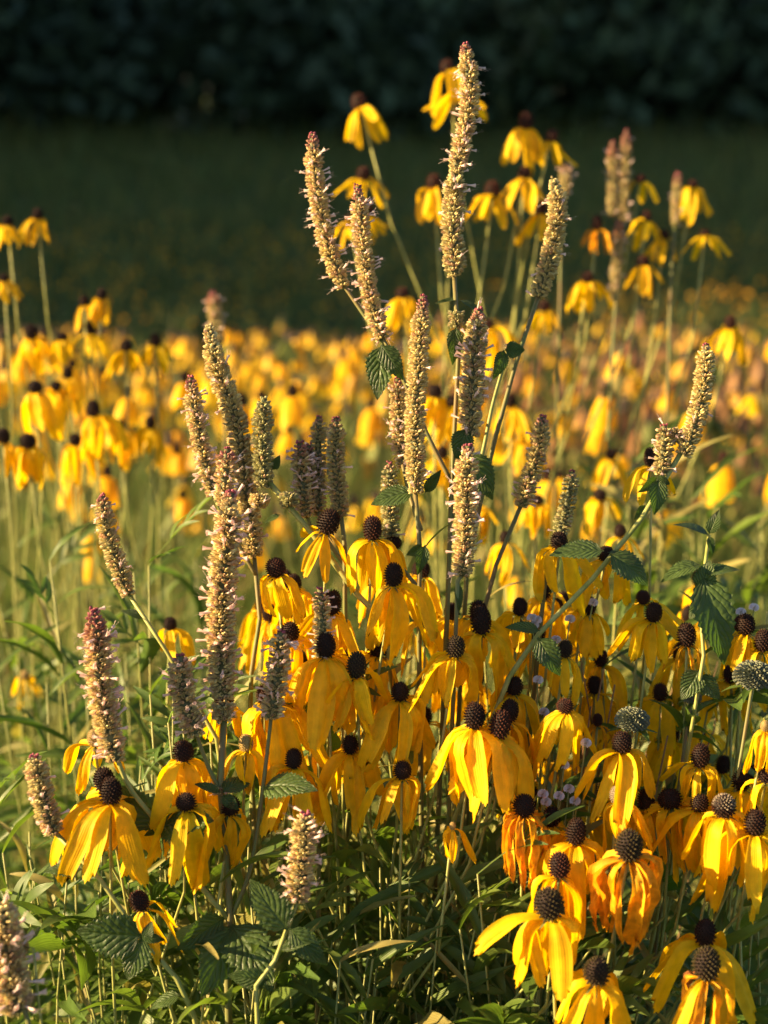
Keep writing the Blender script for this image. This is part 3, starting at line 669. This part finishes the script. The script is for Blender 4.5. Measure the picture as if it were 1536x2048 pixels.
def spike(plant, px, wpx, d, tip=.12, age='straw', name='flower_spike', d2=None):
    d, d2 = near(d), near(d2 or d)
    pts = [P(x, y, d+((d2 or d)-d)*i/(len(px)-1)) for i, (x, y) in enumerate(px)]; base = np.array(plant.location); SEED[0] += 1
    V, Fc, T, V2, F2 = spike_mesh([np.array(p)-base for p in pts], wpx*.46*d/F, tip, AGE[age], SEED[0])
    o = obj(name, mesh(name, V, Fc, ['calyx'], tint=np.array(T)), plant); o['kind'] = 'thing'
    if V2:
        b = obj('blossoms', mesh('blossoms', V2, F2, ['corolla']), o); b['kind'] = 'stuff'
    return o
def whorl(plant, x, y, wpx, d, hpx=26, age='straw'):
    return spike(plant, [(x, y-hpx/2), (x, y+hpx/2)], wpx, d, 0, age, 'flower_whorl')
def hyssop(label, px, d, drop=(0, 0), r=(.0015, .0026), mat='stem_brown', group=None):
    """px: main stem from its top to the last point seen; it then runs on down to the ground"""
    d = near(d); pts = [P(x, y, d) for x, y in px]; e = pts[-1]; gx, gy = e.x+drop[0], e.y+drop[1]; base = Vector((gx, gy, float(ground_z(gx, gy))))
    t = thing('hyssop', label, 'hyssop', base, group)
    tube_obj('stem', pts+[e.lerp(base, .5)+Vector((0, 0, .02)), base-Vector((0, 0, .02))], r[0], r[1], mat, t, 26, 6); return t
def branch(plant, px, d, r=(.0012, .0016), mat='stem_brown', d2=None):
    d, d2 = near(d), near(d2 or d); tube_obj('branch', [P(x, y, d+((d2 or d)-d)*i/(len(px)-1)) for i, (x, y) in enumerate(px)], r[0], r[1], mat, plant, 16, 6)
def hleaf(plant, p0, p1, d, up=(0, -.35, 1), wid=1.0, dd=0.0, d0=None):
    rr = random.choice(OVATE); d = near(d); a = P(*p0, d); b = P(*p1, d+dd)
    return obj('leaf', rr, plant, local(aim(a, b, up, wid), plant))
CAMN = (0, -1, .35)

# the tall central plant
A = hyssop('tallest hyssop, its pink-tipped spike standing far above all the flowers', [(908,548), (916,640), (917,720), (908,880), (902,1000), (893,1260)], 1.12, (-.03, .02))
spike(A, [(931,90), (940,190), (928,270), (912,345)], 46, 1.12, .10, 'bloom'); spike(A, [(914,336), (905,440), (909,550)], 54, 1.12, 0, 'mixed')
branch(A, [(764,672), (800,745), (860,880), (902,962)], 1.12); spike(A, [(715,374), (724,470), (740,590), (764,676)], 44, 1.12, .14, 'bloom')
branch(A, [(684,566), (735,640), (770,690)], 1.14, d2=1.125); spike(A, [(625,268), (632,370), (655,490), (686,572)], 44, 1.14, .14, 'bloom')
branch(A, [(940,868), (930,950), (905,1040)], 1.10, d2=1.12); spike(A, [(958,620), (950,700), (943,790), (940,872)], 54, 1.09, .10, 'bloom')
branch(A, [(1010,720), (985,810), (955,940), (906,1010)], 1.13, d2=1.12, mat='stem')
whorl(A, 912, 640, 36, 1.12, 30, 'seed')
hleaf(A, (912,655), (905,730), 1.11, CAMN, .7); hleaf(A, (918,600), (870,608), 1.12, (0,-.3,1), .5); hleaf(A, (918,600), (975,640), 1.13, (0,-.3,1), .5)
hleaf(A, (1008,700), (985,760), 1.12, (.3,-1,.3), 1.0); hleaf(A, (1010,700), (1050,700), 1.11, CAMN, 1.5); whorl(A, 1020, 694, 16, 1.125, 10, 'bloom')
hleaf(A, (762,690), (806,760), 1.11, CAMN, 1.0); hleaf(A, (764,690), (755,800), 1.13, CAMN, .9); hleaf(A, (932,858), (912,922), 1.08, CAMN, 1.1); hleaf(A, (940,905), (985,1000), 1.10, CAMN, .9)
A2 = hyssop('hyssop with a straw spike of dense whorls and two smaller spikes close behind', [(830,978), (846,1020), (842,1100), (838,1260)], 1.06, (.02, .03))
spike(A2, [(847,594), (838,700), (830,840), (832,984)], 48, 1.06, .12, 'straw')
branch(A2, [(805,930), (822,1000), (842,1060)], 1.12, d2=1.06); spike(A2, [(795,758), (797,850), (806,934)], 40, 1.14, .14, 'bloom')
branch(A2, [(782,1088), (800,1130), (840,1180)], 1.10, d2=1.06); spike(A2, [(779,928), (780,1010), (783,1090)], 42, 1.10, .08, 'seed')
hleaf(A2, (826,985), (742,1010), 1.07, (-.2,-.5,1), 1.0); hleaf(A2, (850,985), (882,940), 1.07, CAMN, .8); hleaf(A2, (848,1100), (905,1046), 1.04, (0,.3,1), .9); hleaf(A2, (848,1095), (812,1110), 1.04, CAMN, 1.2); hleaf(A2, (850,1090), (835,1150), 1.03, CAMN, .9)
A3 = hyssop('hyssop spike with pale blossoms standing in front of the tall brown stem', [(925,1150), (915,1175), (912,1250)], 1.02, (-.02, .04))
spike(A3, [(937,892), (930,980), (932,1060), (924,1150)], 54, 1.02, .06, 'bloom'); hleaf(A3, (914,1165), (918,1225), 1.01, (.5,-1,.2), .6); hleaf(A3, (914,1050), (945,1060), 1.04, CAMN, .8)
A4 = hyssop('curved bare-tipped hyssop spike standing among the tall blurred coneflowers', [(1078,588), (1060,640), (1010,800), (960,1010), (930,1200)], 1.18, (-.03, .03))
spike(A4, [(1108,360), (1116,420), (1106,490), (1094,540), (1076,592)], 48, 1.18, 0, 'straw')
A5 = hyssop('slanting pink-tipped hyssop spike between two stretches of blurred flowers', [(1043,1008), (1020,1050), (990,1140), (960,1300)], 1.17, (-.05, .05))
spike(A5, [(1086,834), (1078,890), (1062,950), (1042,1012)], 44, 1.17, .12, 'mixed')
A6 = hyssop('small greyish hyssop spike rising behind an arching leaf', [(1118,1080), (1100,1140), (1080,1260)], 1.13, (-.05, .05))
spike(A6, [(1144,944), (1136,1000), (1116,1084)], 40, 1.13, .10, 'seed')
# right-hand plant on the slanting stem
B = hyssop('leaning hyssop on a long slanting stem with a curved spike and a stub beside it', [(1362,905), (1332,945), (1300,1012), (1232,1105), (1150,1195), (1085,1262), (1000,1400)], 1.05, (-.30, .05), (.0017, .0026), 'stem')
spike(B, [(1412,690), (1408,760), (1392,840), (1368,908)], 46, 1.05, .05, 'straw'); spike(B, [(1328,852), (1328,900), (1322,948)], 44, 1.05, .08, 'mixed'); whorl(B, 1352, 872, 40, 1.06, 26, 'bloom')
hleaf(B, (1318,958), (1308,1030), 1.04, CAMN, 1.1); hleaf(B, (1314,955), (1275,985), 1.05, (.4,-1,.2), 1.0); hleaf(B, (1312,958), (1340,968), 1.04, CAMN, 1.5); hleaf(B, (1290,1010), (1268,1040), 1.06, CAMN, .9)
hleaf(B, (1208,1102), (1098,1112), 1.02, (-.1,-.4,1), .9); hleaf(B, (1220,1108), (1296,1172), 1.02, (.2,-.8,.8), 1.0); hleaf(B, (1215,1105), (1290,1130), 1.04, (0,-.1,1), .8)
hleaf(B, (1075,1275), (1120,1352), 1.0, CAMN, 1.2); hleaf(B, (1080,1262), (1010,1255), 1.03, (0,-.4,1), .9)
G = hyssop('leafy hyssop shoot with a big drooping puckered leaf and no spike', [(1418,1070), (1400,1150), (1400,1260), (1390,1420)], 1.03, (-.1, .05), (.0012, .0022), 'stem')
for p0, p1, wd, upv in [((1405,1150),(1448,1330),.95,CAMN), ((1405,1145),(1480,1140),.9,(0,-.6,1)), ((1402,1130),(1322,1165),.9,(0,-.3,1)), ((1418,1070),(1345,1050),.8,(0,-.2,1)), ((1418,1068),(1438,1020),.9,CAMN), ((1418,1072),(1425,1110),.9,CAMN),
                         ((1402,1200),(1378,1240),1.0,CAMN), ((1398,1340),(1362,1400),1.2,CAMN), ((1398,1350),(1440,1400),1.1,CAMN), ((1402,1180),(1420,1120),1.2,CAMN)]:
    hleaf(G, p0, p1, 1.02, upv, wd)
# left-hand plant: the long spike and its side branches
Cc = hyssop('hyssop with the longest pale spike and side branches on one stout stem', [(448,1440), (446,1520), (440,1590), (452,1700), (460,1800), (458,1920), (458,2060)], .95, (.0, .02), (.0022, .0032))
spike(Cc, [(461,985), (452,1090), (442,1240), (446,1395)], 66, .95, .05, 'bloom'); whorl(Cc, 447, 1424, 54, .95, 34, 'straw'); spike(Cc, [(455,898), (450,950), (448,1010)], 46, .99, .3, 'bloom')
branch(Cc, [(232,1512), (262,1580), (318,1650), (380,1745), (456,1838)], .90, (.0016, .0020), 'stem', .95); spike(Cc, [(187,1220), (196,1300), (204,1400), (232,1520)], 62, .90, .30, 'bloom')
branch(Cc, [(392,1466), (415,1530), (440,1582)], .93, d2=.95); spike(Cc, [(360,1312), (366,1390), (392,1468)], 60, .93, .14, 'bloom')
branch(Cc, [(542,1436), (524,1590), (500,1740), (466,1828)], .96, d2=.95); spike(Cc, [(562,1264), (556,1340), (542,1436)], 54, .96, .08, 'bloom')
whorl(Cc, 440, 1580, 34, .95, 16, 'bloom')
for p0, p1, wd, upv, dd in [((322,1652),(228,1568),1.15,CAMN,.01), ((322,1652),(428,1642),1.15,(0,-.7,1),-.02), ((526,1575),(636,1582),1.0,(0,-.5,1),-.02), ((446,1585),(505,1560),.9,(0,-.3,1),.02), ((440,1585),(388,1568),.8,(0,-.4,1),0), ((318,1655),(288,1672),.9,CAMN,0),
                            ((446,1590),(478,1620),1.0,CAMN,0), ((448,1835),(352,1900),1.0,CAMN,-.02), ((462,1850),(545,1985),.95,(.1,-.7,1),-.03), ((470,1850),(402,1994),1.0,CAMN,-.03), ((500,1780),(570,1830),1.0,CAMN,0)]:
    hleaf(Cc, p0, p1, .93, upv, wd, dd)
D = hyssop('hyssop with a long bent straw spike and a pink-tipped spike leaning beside it', [(508,1108), (520,1190), (515,1330), (500,1500)], 1.13, (.03, .05))
spike(D, [(418,652), (432,730), (470,835), (487,950), (508,1112)], 54, 1.13, .0, 'straw'); branch(D, [(424,985), (460,1060), (512,1150)], 1.10, d2=1.13); spike(D, [(381,756), (392,840), (406,910), (428,990)], 44, 1.10, .16, 'bloom')
D2 = hyssop('stubby green-grey hyssop spike on a thick bare stem slanting behind dark cones', [(536,962), (600,1038), (690,1150), (735,1230), (780,1330)], 1.10, (.12, .06), (.0020, .0026), 'stem')
spike(D2, [(528,798), (524,880), (527,974)], 48, 1.10, 0, 'seed'); whorl(D2, 578, 1000, 44, 1.09, 26, 'seed'); whorl(D2, 518, 1002, 46, 1.09, 22, 'straw'); hleaf(D2, (545,940), (560,910), 1.1, CAMN, 1.0); hleaf(D2, (560,1030), (530,1046), 1.09, (0,-.3,1), .8)
E = hyssop('cluster of slim pink-tipped hyssop spikes above the tall leaning dark cone', [(682,1028), (690,1080), (690,1200)], 1.14, (.0, .05))
spike(E, [(672,836), (672,930), (682,1030)], 44, 1.14, .12, 'mixed'); branch(E, [(636,1028), (655,1080), (690,1130)], 1.15, d2=1.14); spike(E, [(638,833), (636,930), (636,1030)], 38, 1.16, .10, 'mixed')
branch(E, [(612,1030), (640,1090), (690,1150)], 1.14); spike(E, [(600,886), (604,960), (612,1032)], 44, 1.13, .25, 'bloom'); spike(E, [(617,890), (618,960), (620,1020)], 36, 1.15, .25, 'bloom')
Fp = hyssop('single dull pink hyssop spike leaning away on a slanting stem over green stalks', [(256,1186), (300,1252), (345,1322), (400,1420), (440,1520)], 1.02, (.08, .05), (.0014, .0024), 'stem')
spike(Fp, [(204,992), (216,1070), (256,1188)], 46, 1.02, .12, 'mixed'); hleaf(Fp, (288,1236), (242,1222), 1.02, (0,-.4,1), .8)
H = hyssop('short brownish hyssop spike on a slanting stem with broad toothed leaves', [(108,1662), (160,1710), (205,1765), (285,1880), (345,1960), (392,2050)], .88, (.10, .05), (.0016, .0026), 'stem')
spike(H, [(68,1512), (84,1590), (108,1666)], 58, .88, .05, 'mixed')
for p0, p1, wd, upv in [((165,1740),(85,1745),.9,(0,-.3,1)), ((284,1872),(152,1862),1.15,CAMN), ((286,1876),(255,1960),1.15,CAMN), ((282,1870),(330,1880),.9,CAMN), ((290,1880),(305,1842),1.0,CAMN), ((360,1990),(300,2020),.9,(0,-.3,1))]:
    hleaf(H, p0, p1, .87, upv, wd)
I_ = hyssop('short stout hyssop spike with pink blossoms low among the green leaves', [(596,1800), (580,1850), (560,1900), (530,1970), (515,2060)], .83, (.02, .05), (.0014, .0022), 'stem')
spike(I_, [(611,1626), (606,1700), (594,1802)], 62, .83, .06, 'bloom')
for p0, p1, wd, upv in [((576,1860),(500,1758),1.0,CAMN), ((578,1856),(655,1930),.9,CAMN), ((560,1900),(640,1880),.8,(0,-.4,1)), ((536,1960),(455,1950),1.0,CAMN)]: hleaf(I_, p0, p1, .82, upv, wd)
J = hyssop('thick pale hyssop spike with bristling stamens low beside a bare round bud', [(32,2020), (60,2060)], .70, (.1, .05))
spike(J, [(4,1808), (12,1900), (34,2022)], 84, .70, .0, 'bloom')
K = hyssop('small pinkish hyssop spike poking up between packed coneflowers', [(642,1310), (640,1400)], 1.0, (-.02, .05)); spike(K, [(640,1178), (645,1240), (641,1314)], 42, 1.0, .2, 'bloom')
BG = [('pair of blurred hyssop spikes beside high blurred coneflowers', [(1240,440), (1232,600), (1220,800)], 1.9, [([(1225,285),(1224,430)],26), ([(1253,262),(1245,440)],28), ([(1238,440),(1228,600)],26)]),
      ('faint blurred pink-tipped hyssop spike between two high coneflowers', [(1350,440), (1340,600), (1335,800)], 2.05, [([(1356,346),(1350,450)],24)]),
      ('blurred pink hyssop spike straight behind the long bent straw one', [(436,690), (450,850), (450,980)], 2.3, [([(425,585),(436,690)],34)]),
      ('round blurred pinkish hyssop tip behind the curved bare-tipped spike', [(1128,380), (1120,520), (1118,700)], 2.1, [([(1132,330),(1128,390)],30)])]
for lab, st, d, sp in BG:
    q = hyssop(lab, st, d)
    for px, wd in sp: spike(q, px, wd, d, .3, 'mixed')

# ------------------------------------------------------------------ seed heads, bud, white asters
def globe_mesh():
    V, Fc = [], []
    for q in range(240):
        z = 1-2*(q+.5)/240
        if z < -.55: continue
        r = math.sqrt(1-z*z); ph = q*2.39996; n = Vector((r*math.cos(ph), r*math.sin(ph), z)); a = n.orthogonal().normalized(); b_ = n.cross(a); c = n*.34; b = len(V)
        for ln, rad in ((0, .035), (.14+.03*math.sin(q*5.1), .042)):
            for j in range(5): V.append(tuple(c+n*ln+rad*(a*math.cos(j*1.257)+b_*math.sin(j*1.257))))
        for j in range(5): Fc.append((b+j, b+(j+1) % 5, b+5+(j+1) % 5, b+5+j))
    for i in range(7):
        for j in range(12): V.append(()) if False else None
    b = len(V)
    for i in range(7):
        a = math.pi*i/6
        for j in range(12): V.append((.37*math.sin(a)*math.cos(j*.5236), .37*math.sin(a)*math.sin(j*.5236), .37*math.cos(a)))
    for i in range(6):
        for j in range(12): Fc.append((b+i*12+j, b+(i+1)*12+j, b+(i+1)*12+(j+1) % 12, b+i*12+(j+1) % 12))
    return mesh('seed_globe', V, Fc, ['seedhead'], smooth=False)
GLOBE = globe_mesh()
for (x, y, wpx, d, lab) in [(1508,1352,86,.95,'large pale round bergamot seed head beside the dark shaded cones'), (1264,1440,72,.99,'smaller pale green bergamot seed head above the cone with dark petals'), (1384,1395,40,1.08,'small dull bergamot seed head under the big drooping leaf')]:
    d = near(d); p = P(x, y, d); base = Vector((p.x-.06, p.y+.05, 0)); t = thing('bergamot', lab, 'seed head', base)
    tube_obj('stem', [p, p-Vector((.01, 0, .12)), base], .0011, .002, 'stem_brown', t); s = wpx*d/F
    obj('seed_globe', GLOBE, t, Matrix.Translation(p-base) @ Matrix.Diagonal((s, s, s*.72, 1)))
    for k in range(6):
        a = k*1.05; obj('leaf', random.choice(LANCE), t, local(aim(p-Vector((0, 0, s*.25)), p+Vector((math.cos(a)*s*.75, math.sin(a)*s*.75, -s*.4)), (0, 0, 1), 2.0), t))
p = P(48,1893,.86); e = P(84,2060,.86); base = Vector((e.x+.03, e.y+.03, 0))
t = thing('coneflower_bud', 'bare round tan coneflower bud on a thin bent stem', 'bud', base)
tube_obj('stem', [p, P(66,1960,.86), P(80,2000,.86), e, base], .0007, .0018, 'stem', t, 16)
obj('cone', cone_mesh('tan', 1), t, Matrix.Translation(p-base-Vector((0, 0, .0035))) @ Matrix.Diagonal((.0068, .0068, .007, 1))); obj('calyx', CALYX[0], t, Matrix.Translation(p-base-Vector((0, 0, .0036))) @ Matrix.Diagonal((.012, .012, .012, 1)))
obj('leaf', LANCE_Y[0], t, local(aim(P(78,1984,.86), P(64,2035,.85), CAMN, 1.2), t))
def aster_mesh():
    V, Fc = [], []
    for q in range(46):
        z = 1-1.5*(q+.5)/46; r = math.sqrt(max(0, 1-z*z)); ph = q*2.39996; n = Vector((r*math.cos(ph), r*math.sin(ph), z)); a = n.orthogonal().normalized()*.14; c_ = n.cross(a); b = len(V)
        V += [tuple(n*.2-a), tuple(n*.2+a), tuple(n*.5+a*.9+c_*.3), tuple(n*.5-a*.9-c_*.3)]; Fc.append((b, b+1, b+2, b+3))
    return mesh('flower_head', V, Fc, ['white'])
AST = aster_mesh()
for lab, d, heads in [('tiny white flower heads on thin stems in the gap beside the slanting hyssop stem', 1.12, [(1064,1236),(1074,1240),(1068,1250),(1140,1238),(1186,1205),(1112,1280)]),
                      ('small white flower heads beside the withered orange coneflower', .98, [(1086,1588),(1118,1592),(1150,1602),(1092,1604),(1138,1578),(1128,1530),(1172,1486)]),
                      ('two pale flower heads behind the big drooping leaf', 1.15, [(1482,1224),(1508,1215)]), ('single white flower head in the dark gap below the bell-shaped coneflower', 1.08, [(1076,1360),(1088,1424)])]:
    d = near(d); b0 = P(*heads[0], d); base = Vector((b0.x, b0.y+.06, 0)); t = thing('white_wildflower', lab, 'wildflower', base); hub = b0.lerp(base, .3)
    tube_obj('stem', [hub, base], .001, .0016, 'stem', t)
    for (x, y) in heads:
        p = P(x, y, d); tube_obj('branch', [p, p.lerp(hub, .5)+Vector((0, .01, -.01)), hub], .0005, .0008, 'stem', t, 6, 4)
        obj('flower_head', AST, t, Matrix.Translation(p-base) @ Matrix.Diagonal((.0072, .0072, .0065, 1)))

# ------------------------------------------------------------------ leafy stalks under the flowers
def compound(var):
    """pinnate leaf: narrow lobes along one rib"""
    rr = random.Random(var+40); V, Fc, uv = [], [], []
    lobes = [(.55, 0, .45, .13)]+[(.30+.16*k, sd*rr.uniform(.6, .95), rr.uniform(.34, .48), .11) for k in range(2) for sd in (-1, 1)]
    for (st, an, ln, wd) in lobes:
        b = len(V); c, s = math.cos(an), math.sin(an); nu = 6
        for i in range(nu+1):
            t = i/nu; p = max(.04, math.sin(math.pi*min(1, t*.9+.08))**.8)*wd*ln
            for v in (-1, 0, 1):
                x = t*ln; y = v*p; h = abs(v)*p*.35+.10*math.sin(t*2.2)*ln-.12*t*t*abs(an)*ln; X_ = st+x*c-y*s
                V.append((X_, x*s+y*c, h+.22*X_*(1-X_))); uv.append((t, v))
        Fc += [(b+i*3+j, b+i*3+3+j, b+i*3+4+j, b+i*3+j+1) for i in range(nu) for j in range(2)]
    b = len(V)
    for i in range(5):
        x = i*.15
        for v in (-1, 1): V.append((x, v*.012, .22*x*(1-x)+.002)); uv.append((x, v))
    Fc += [(b+i*2, b+i*2+2, b+i*2+3, b+i*2+1) for i in range(4)]
    return mesh('leaf', V, Fc, ['leaf'], uv=uv)
COMP = [compound(i) for i in range(6)]
def leafy(x, ytop, d, label, group, lean, nl, yel=.16, ln=(.058, .105), comp=.18):
    d = near(d); p = P(x, ytop, d); gx, gy = p.x+lean, p.y+random.uniform(0, .12); base = Vector((gx, gy, float(ground_z(gx, gy))))
    t = thing('leafy_stalk', label, 'plant', base, group)
    pts = [p, p.lerp(base, .3)+Vector((-lean*.2+random.uniform(-.03, .03), random.uniform(-.03, .03), 0)), base.lerp(p, .3), base-Vector((0, 0, .02))]
    tube_obj('stem', pts, .0007, .0022, 'stem', t, 9, 5); c, L = smoothpath(pts, 60)
    for q in range(nl):
        i = int(min(36, q*(28/nl)+random.uniform(0, 1.5))); a = Vector(c[i]); an = q*2.4+random.uniform(-.5, .5); l_ = random.uniform(*ln)*(.6 if q < 2 else 1)
        b = a+Vector((math.cos(an)*l_, math.sin(an)*l_, l_*(random.uniform(.3, 1.0) if q < 3 else random.uniform(-.45, .55))))
        nrm = Vector((0, 0, 1))+Vector((random.uniform(-.6, .6), random.uniform(-.9, .3), 0)); u = random.random()
        me = random.choice(LANCE_Y) if u < yel else random.choice(COMP) if u < yel+comp else random.choice(LANCE)
        if me in COMP: b = a+(b-a)*1.2
        obj('leaf', me, t, local(aim(a, b, nrm, random.uniform(.6, 1.05)), t))
LS = {'front': ('narrow-leaved green stalk among the dense leaves below the coneflowers', 'leafy stalks below the coneflowers'),
      'left': ('narrow-leaved green stalk beside the short brownish hyssop spike', 'leafy stalks around the leaning hyssop'),
      'far': ('blurred green leafy stalk standing under the sunlit field coneflowers', 'blurred leafy stalks under the field edge'),
      'mid': ('green leafy stalk between the pink-tipped spike and the longest hyssop spike', 'leafy stalks between two hyssop spikes'),
      'back': ('narrow-leaved green stalk in the shade between coneflower stems', 'leafy stalks between the coneflowers')}
def many(n, x0, x1, y0, y1, d0, d1, key, l0, l1, **k):
    for i in range(n): leafy(random.uniform(x0, x1), random.uniform(y0, y1), random.uniform(d0, d1), *LS[key], random.uniform(l0, l1), random.randrange(9, 14), **k)
many(54, 440, 1130, 1690, 2000, .90, 1.10, 'front', -.3, .2)
many(20, 1050, 1540, 1790, 2020, .92, 1.1, 'front', -.3, .05)
many(26, -40, 330, 1600, 1980, 1.06, 1.3, 'left', -.2, .2)
many(12, 1180, 1560, 900, 1120, 1.5, 2.2, 'far', -.12, .12, ln=(.08, .13), yel=.4)
many(34, -30, 420, 1060, 1480, 1.3, 1.9, 'far', -.12, .12, ln=(.06, .11))
many(20, 270, 450, 1340, 1580, 1.12, 1.28, 'mid', -.12, .12)
many(50, 430, 1540, 1180, 1640, 1.10, 1.45, 'back', -.3, .15, yel=.2)

# ------------------------------------------------------------------ dry twiggy stalks among the flowers
M['stem_dry'] = solidmat('stem_dry', (0.30,0.19,0.09), (0.20,0.11,0.05), 0.8, 80)
for i in range(26):
    x = random.uniform(1060, 1530); p = P(x, random.uniform(1290, 1560), random.uniform(1.02, 1.2)); base = Vector((p.x-random.uniform(0, .3), p.y+random.uniform(0, .1), 0))
    t = thing('dry_stalk', 'thin brown dried stalk with bare twigs among the coneflowers near the bergamot heads', 'stalk', base, 'dry stalks near the bergamot heads')
    m_ = p.lerp(base, .4)+Vector((random.uniform(-.03, .03), 0, 0)); tube_obj('stem', [p, m_, base], .0006, .0014, 'stem_dry', t, 8, 4)
    for k in range(4):
        a = p.lerp(m_, random.uniform(.1, .9)); tube_obj('twig', [a+Vector((random.uniform(-.05, .05), random.uniform(-.03, .03), random.uniform(.02, .06))), a], .0004, .0006, 'stem_dry', t, 3, 4)
    for k in range(3):
        a = p.lerp(m_, random.uniform(.0, 1)); an = random.uniform(0, 6.28)
        obj('leaf', random.choice(LANCE_Y), t, local(aim(a, a+Vector((math.cos(an)*.045, math.sin(an)*.045, random.uniform(-.04, .01))), (random.uniform(-1, 1), -1, .6), random.uniform(.6, 1.2)), t))
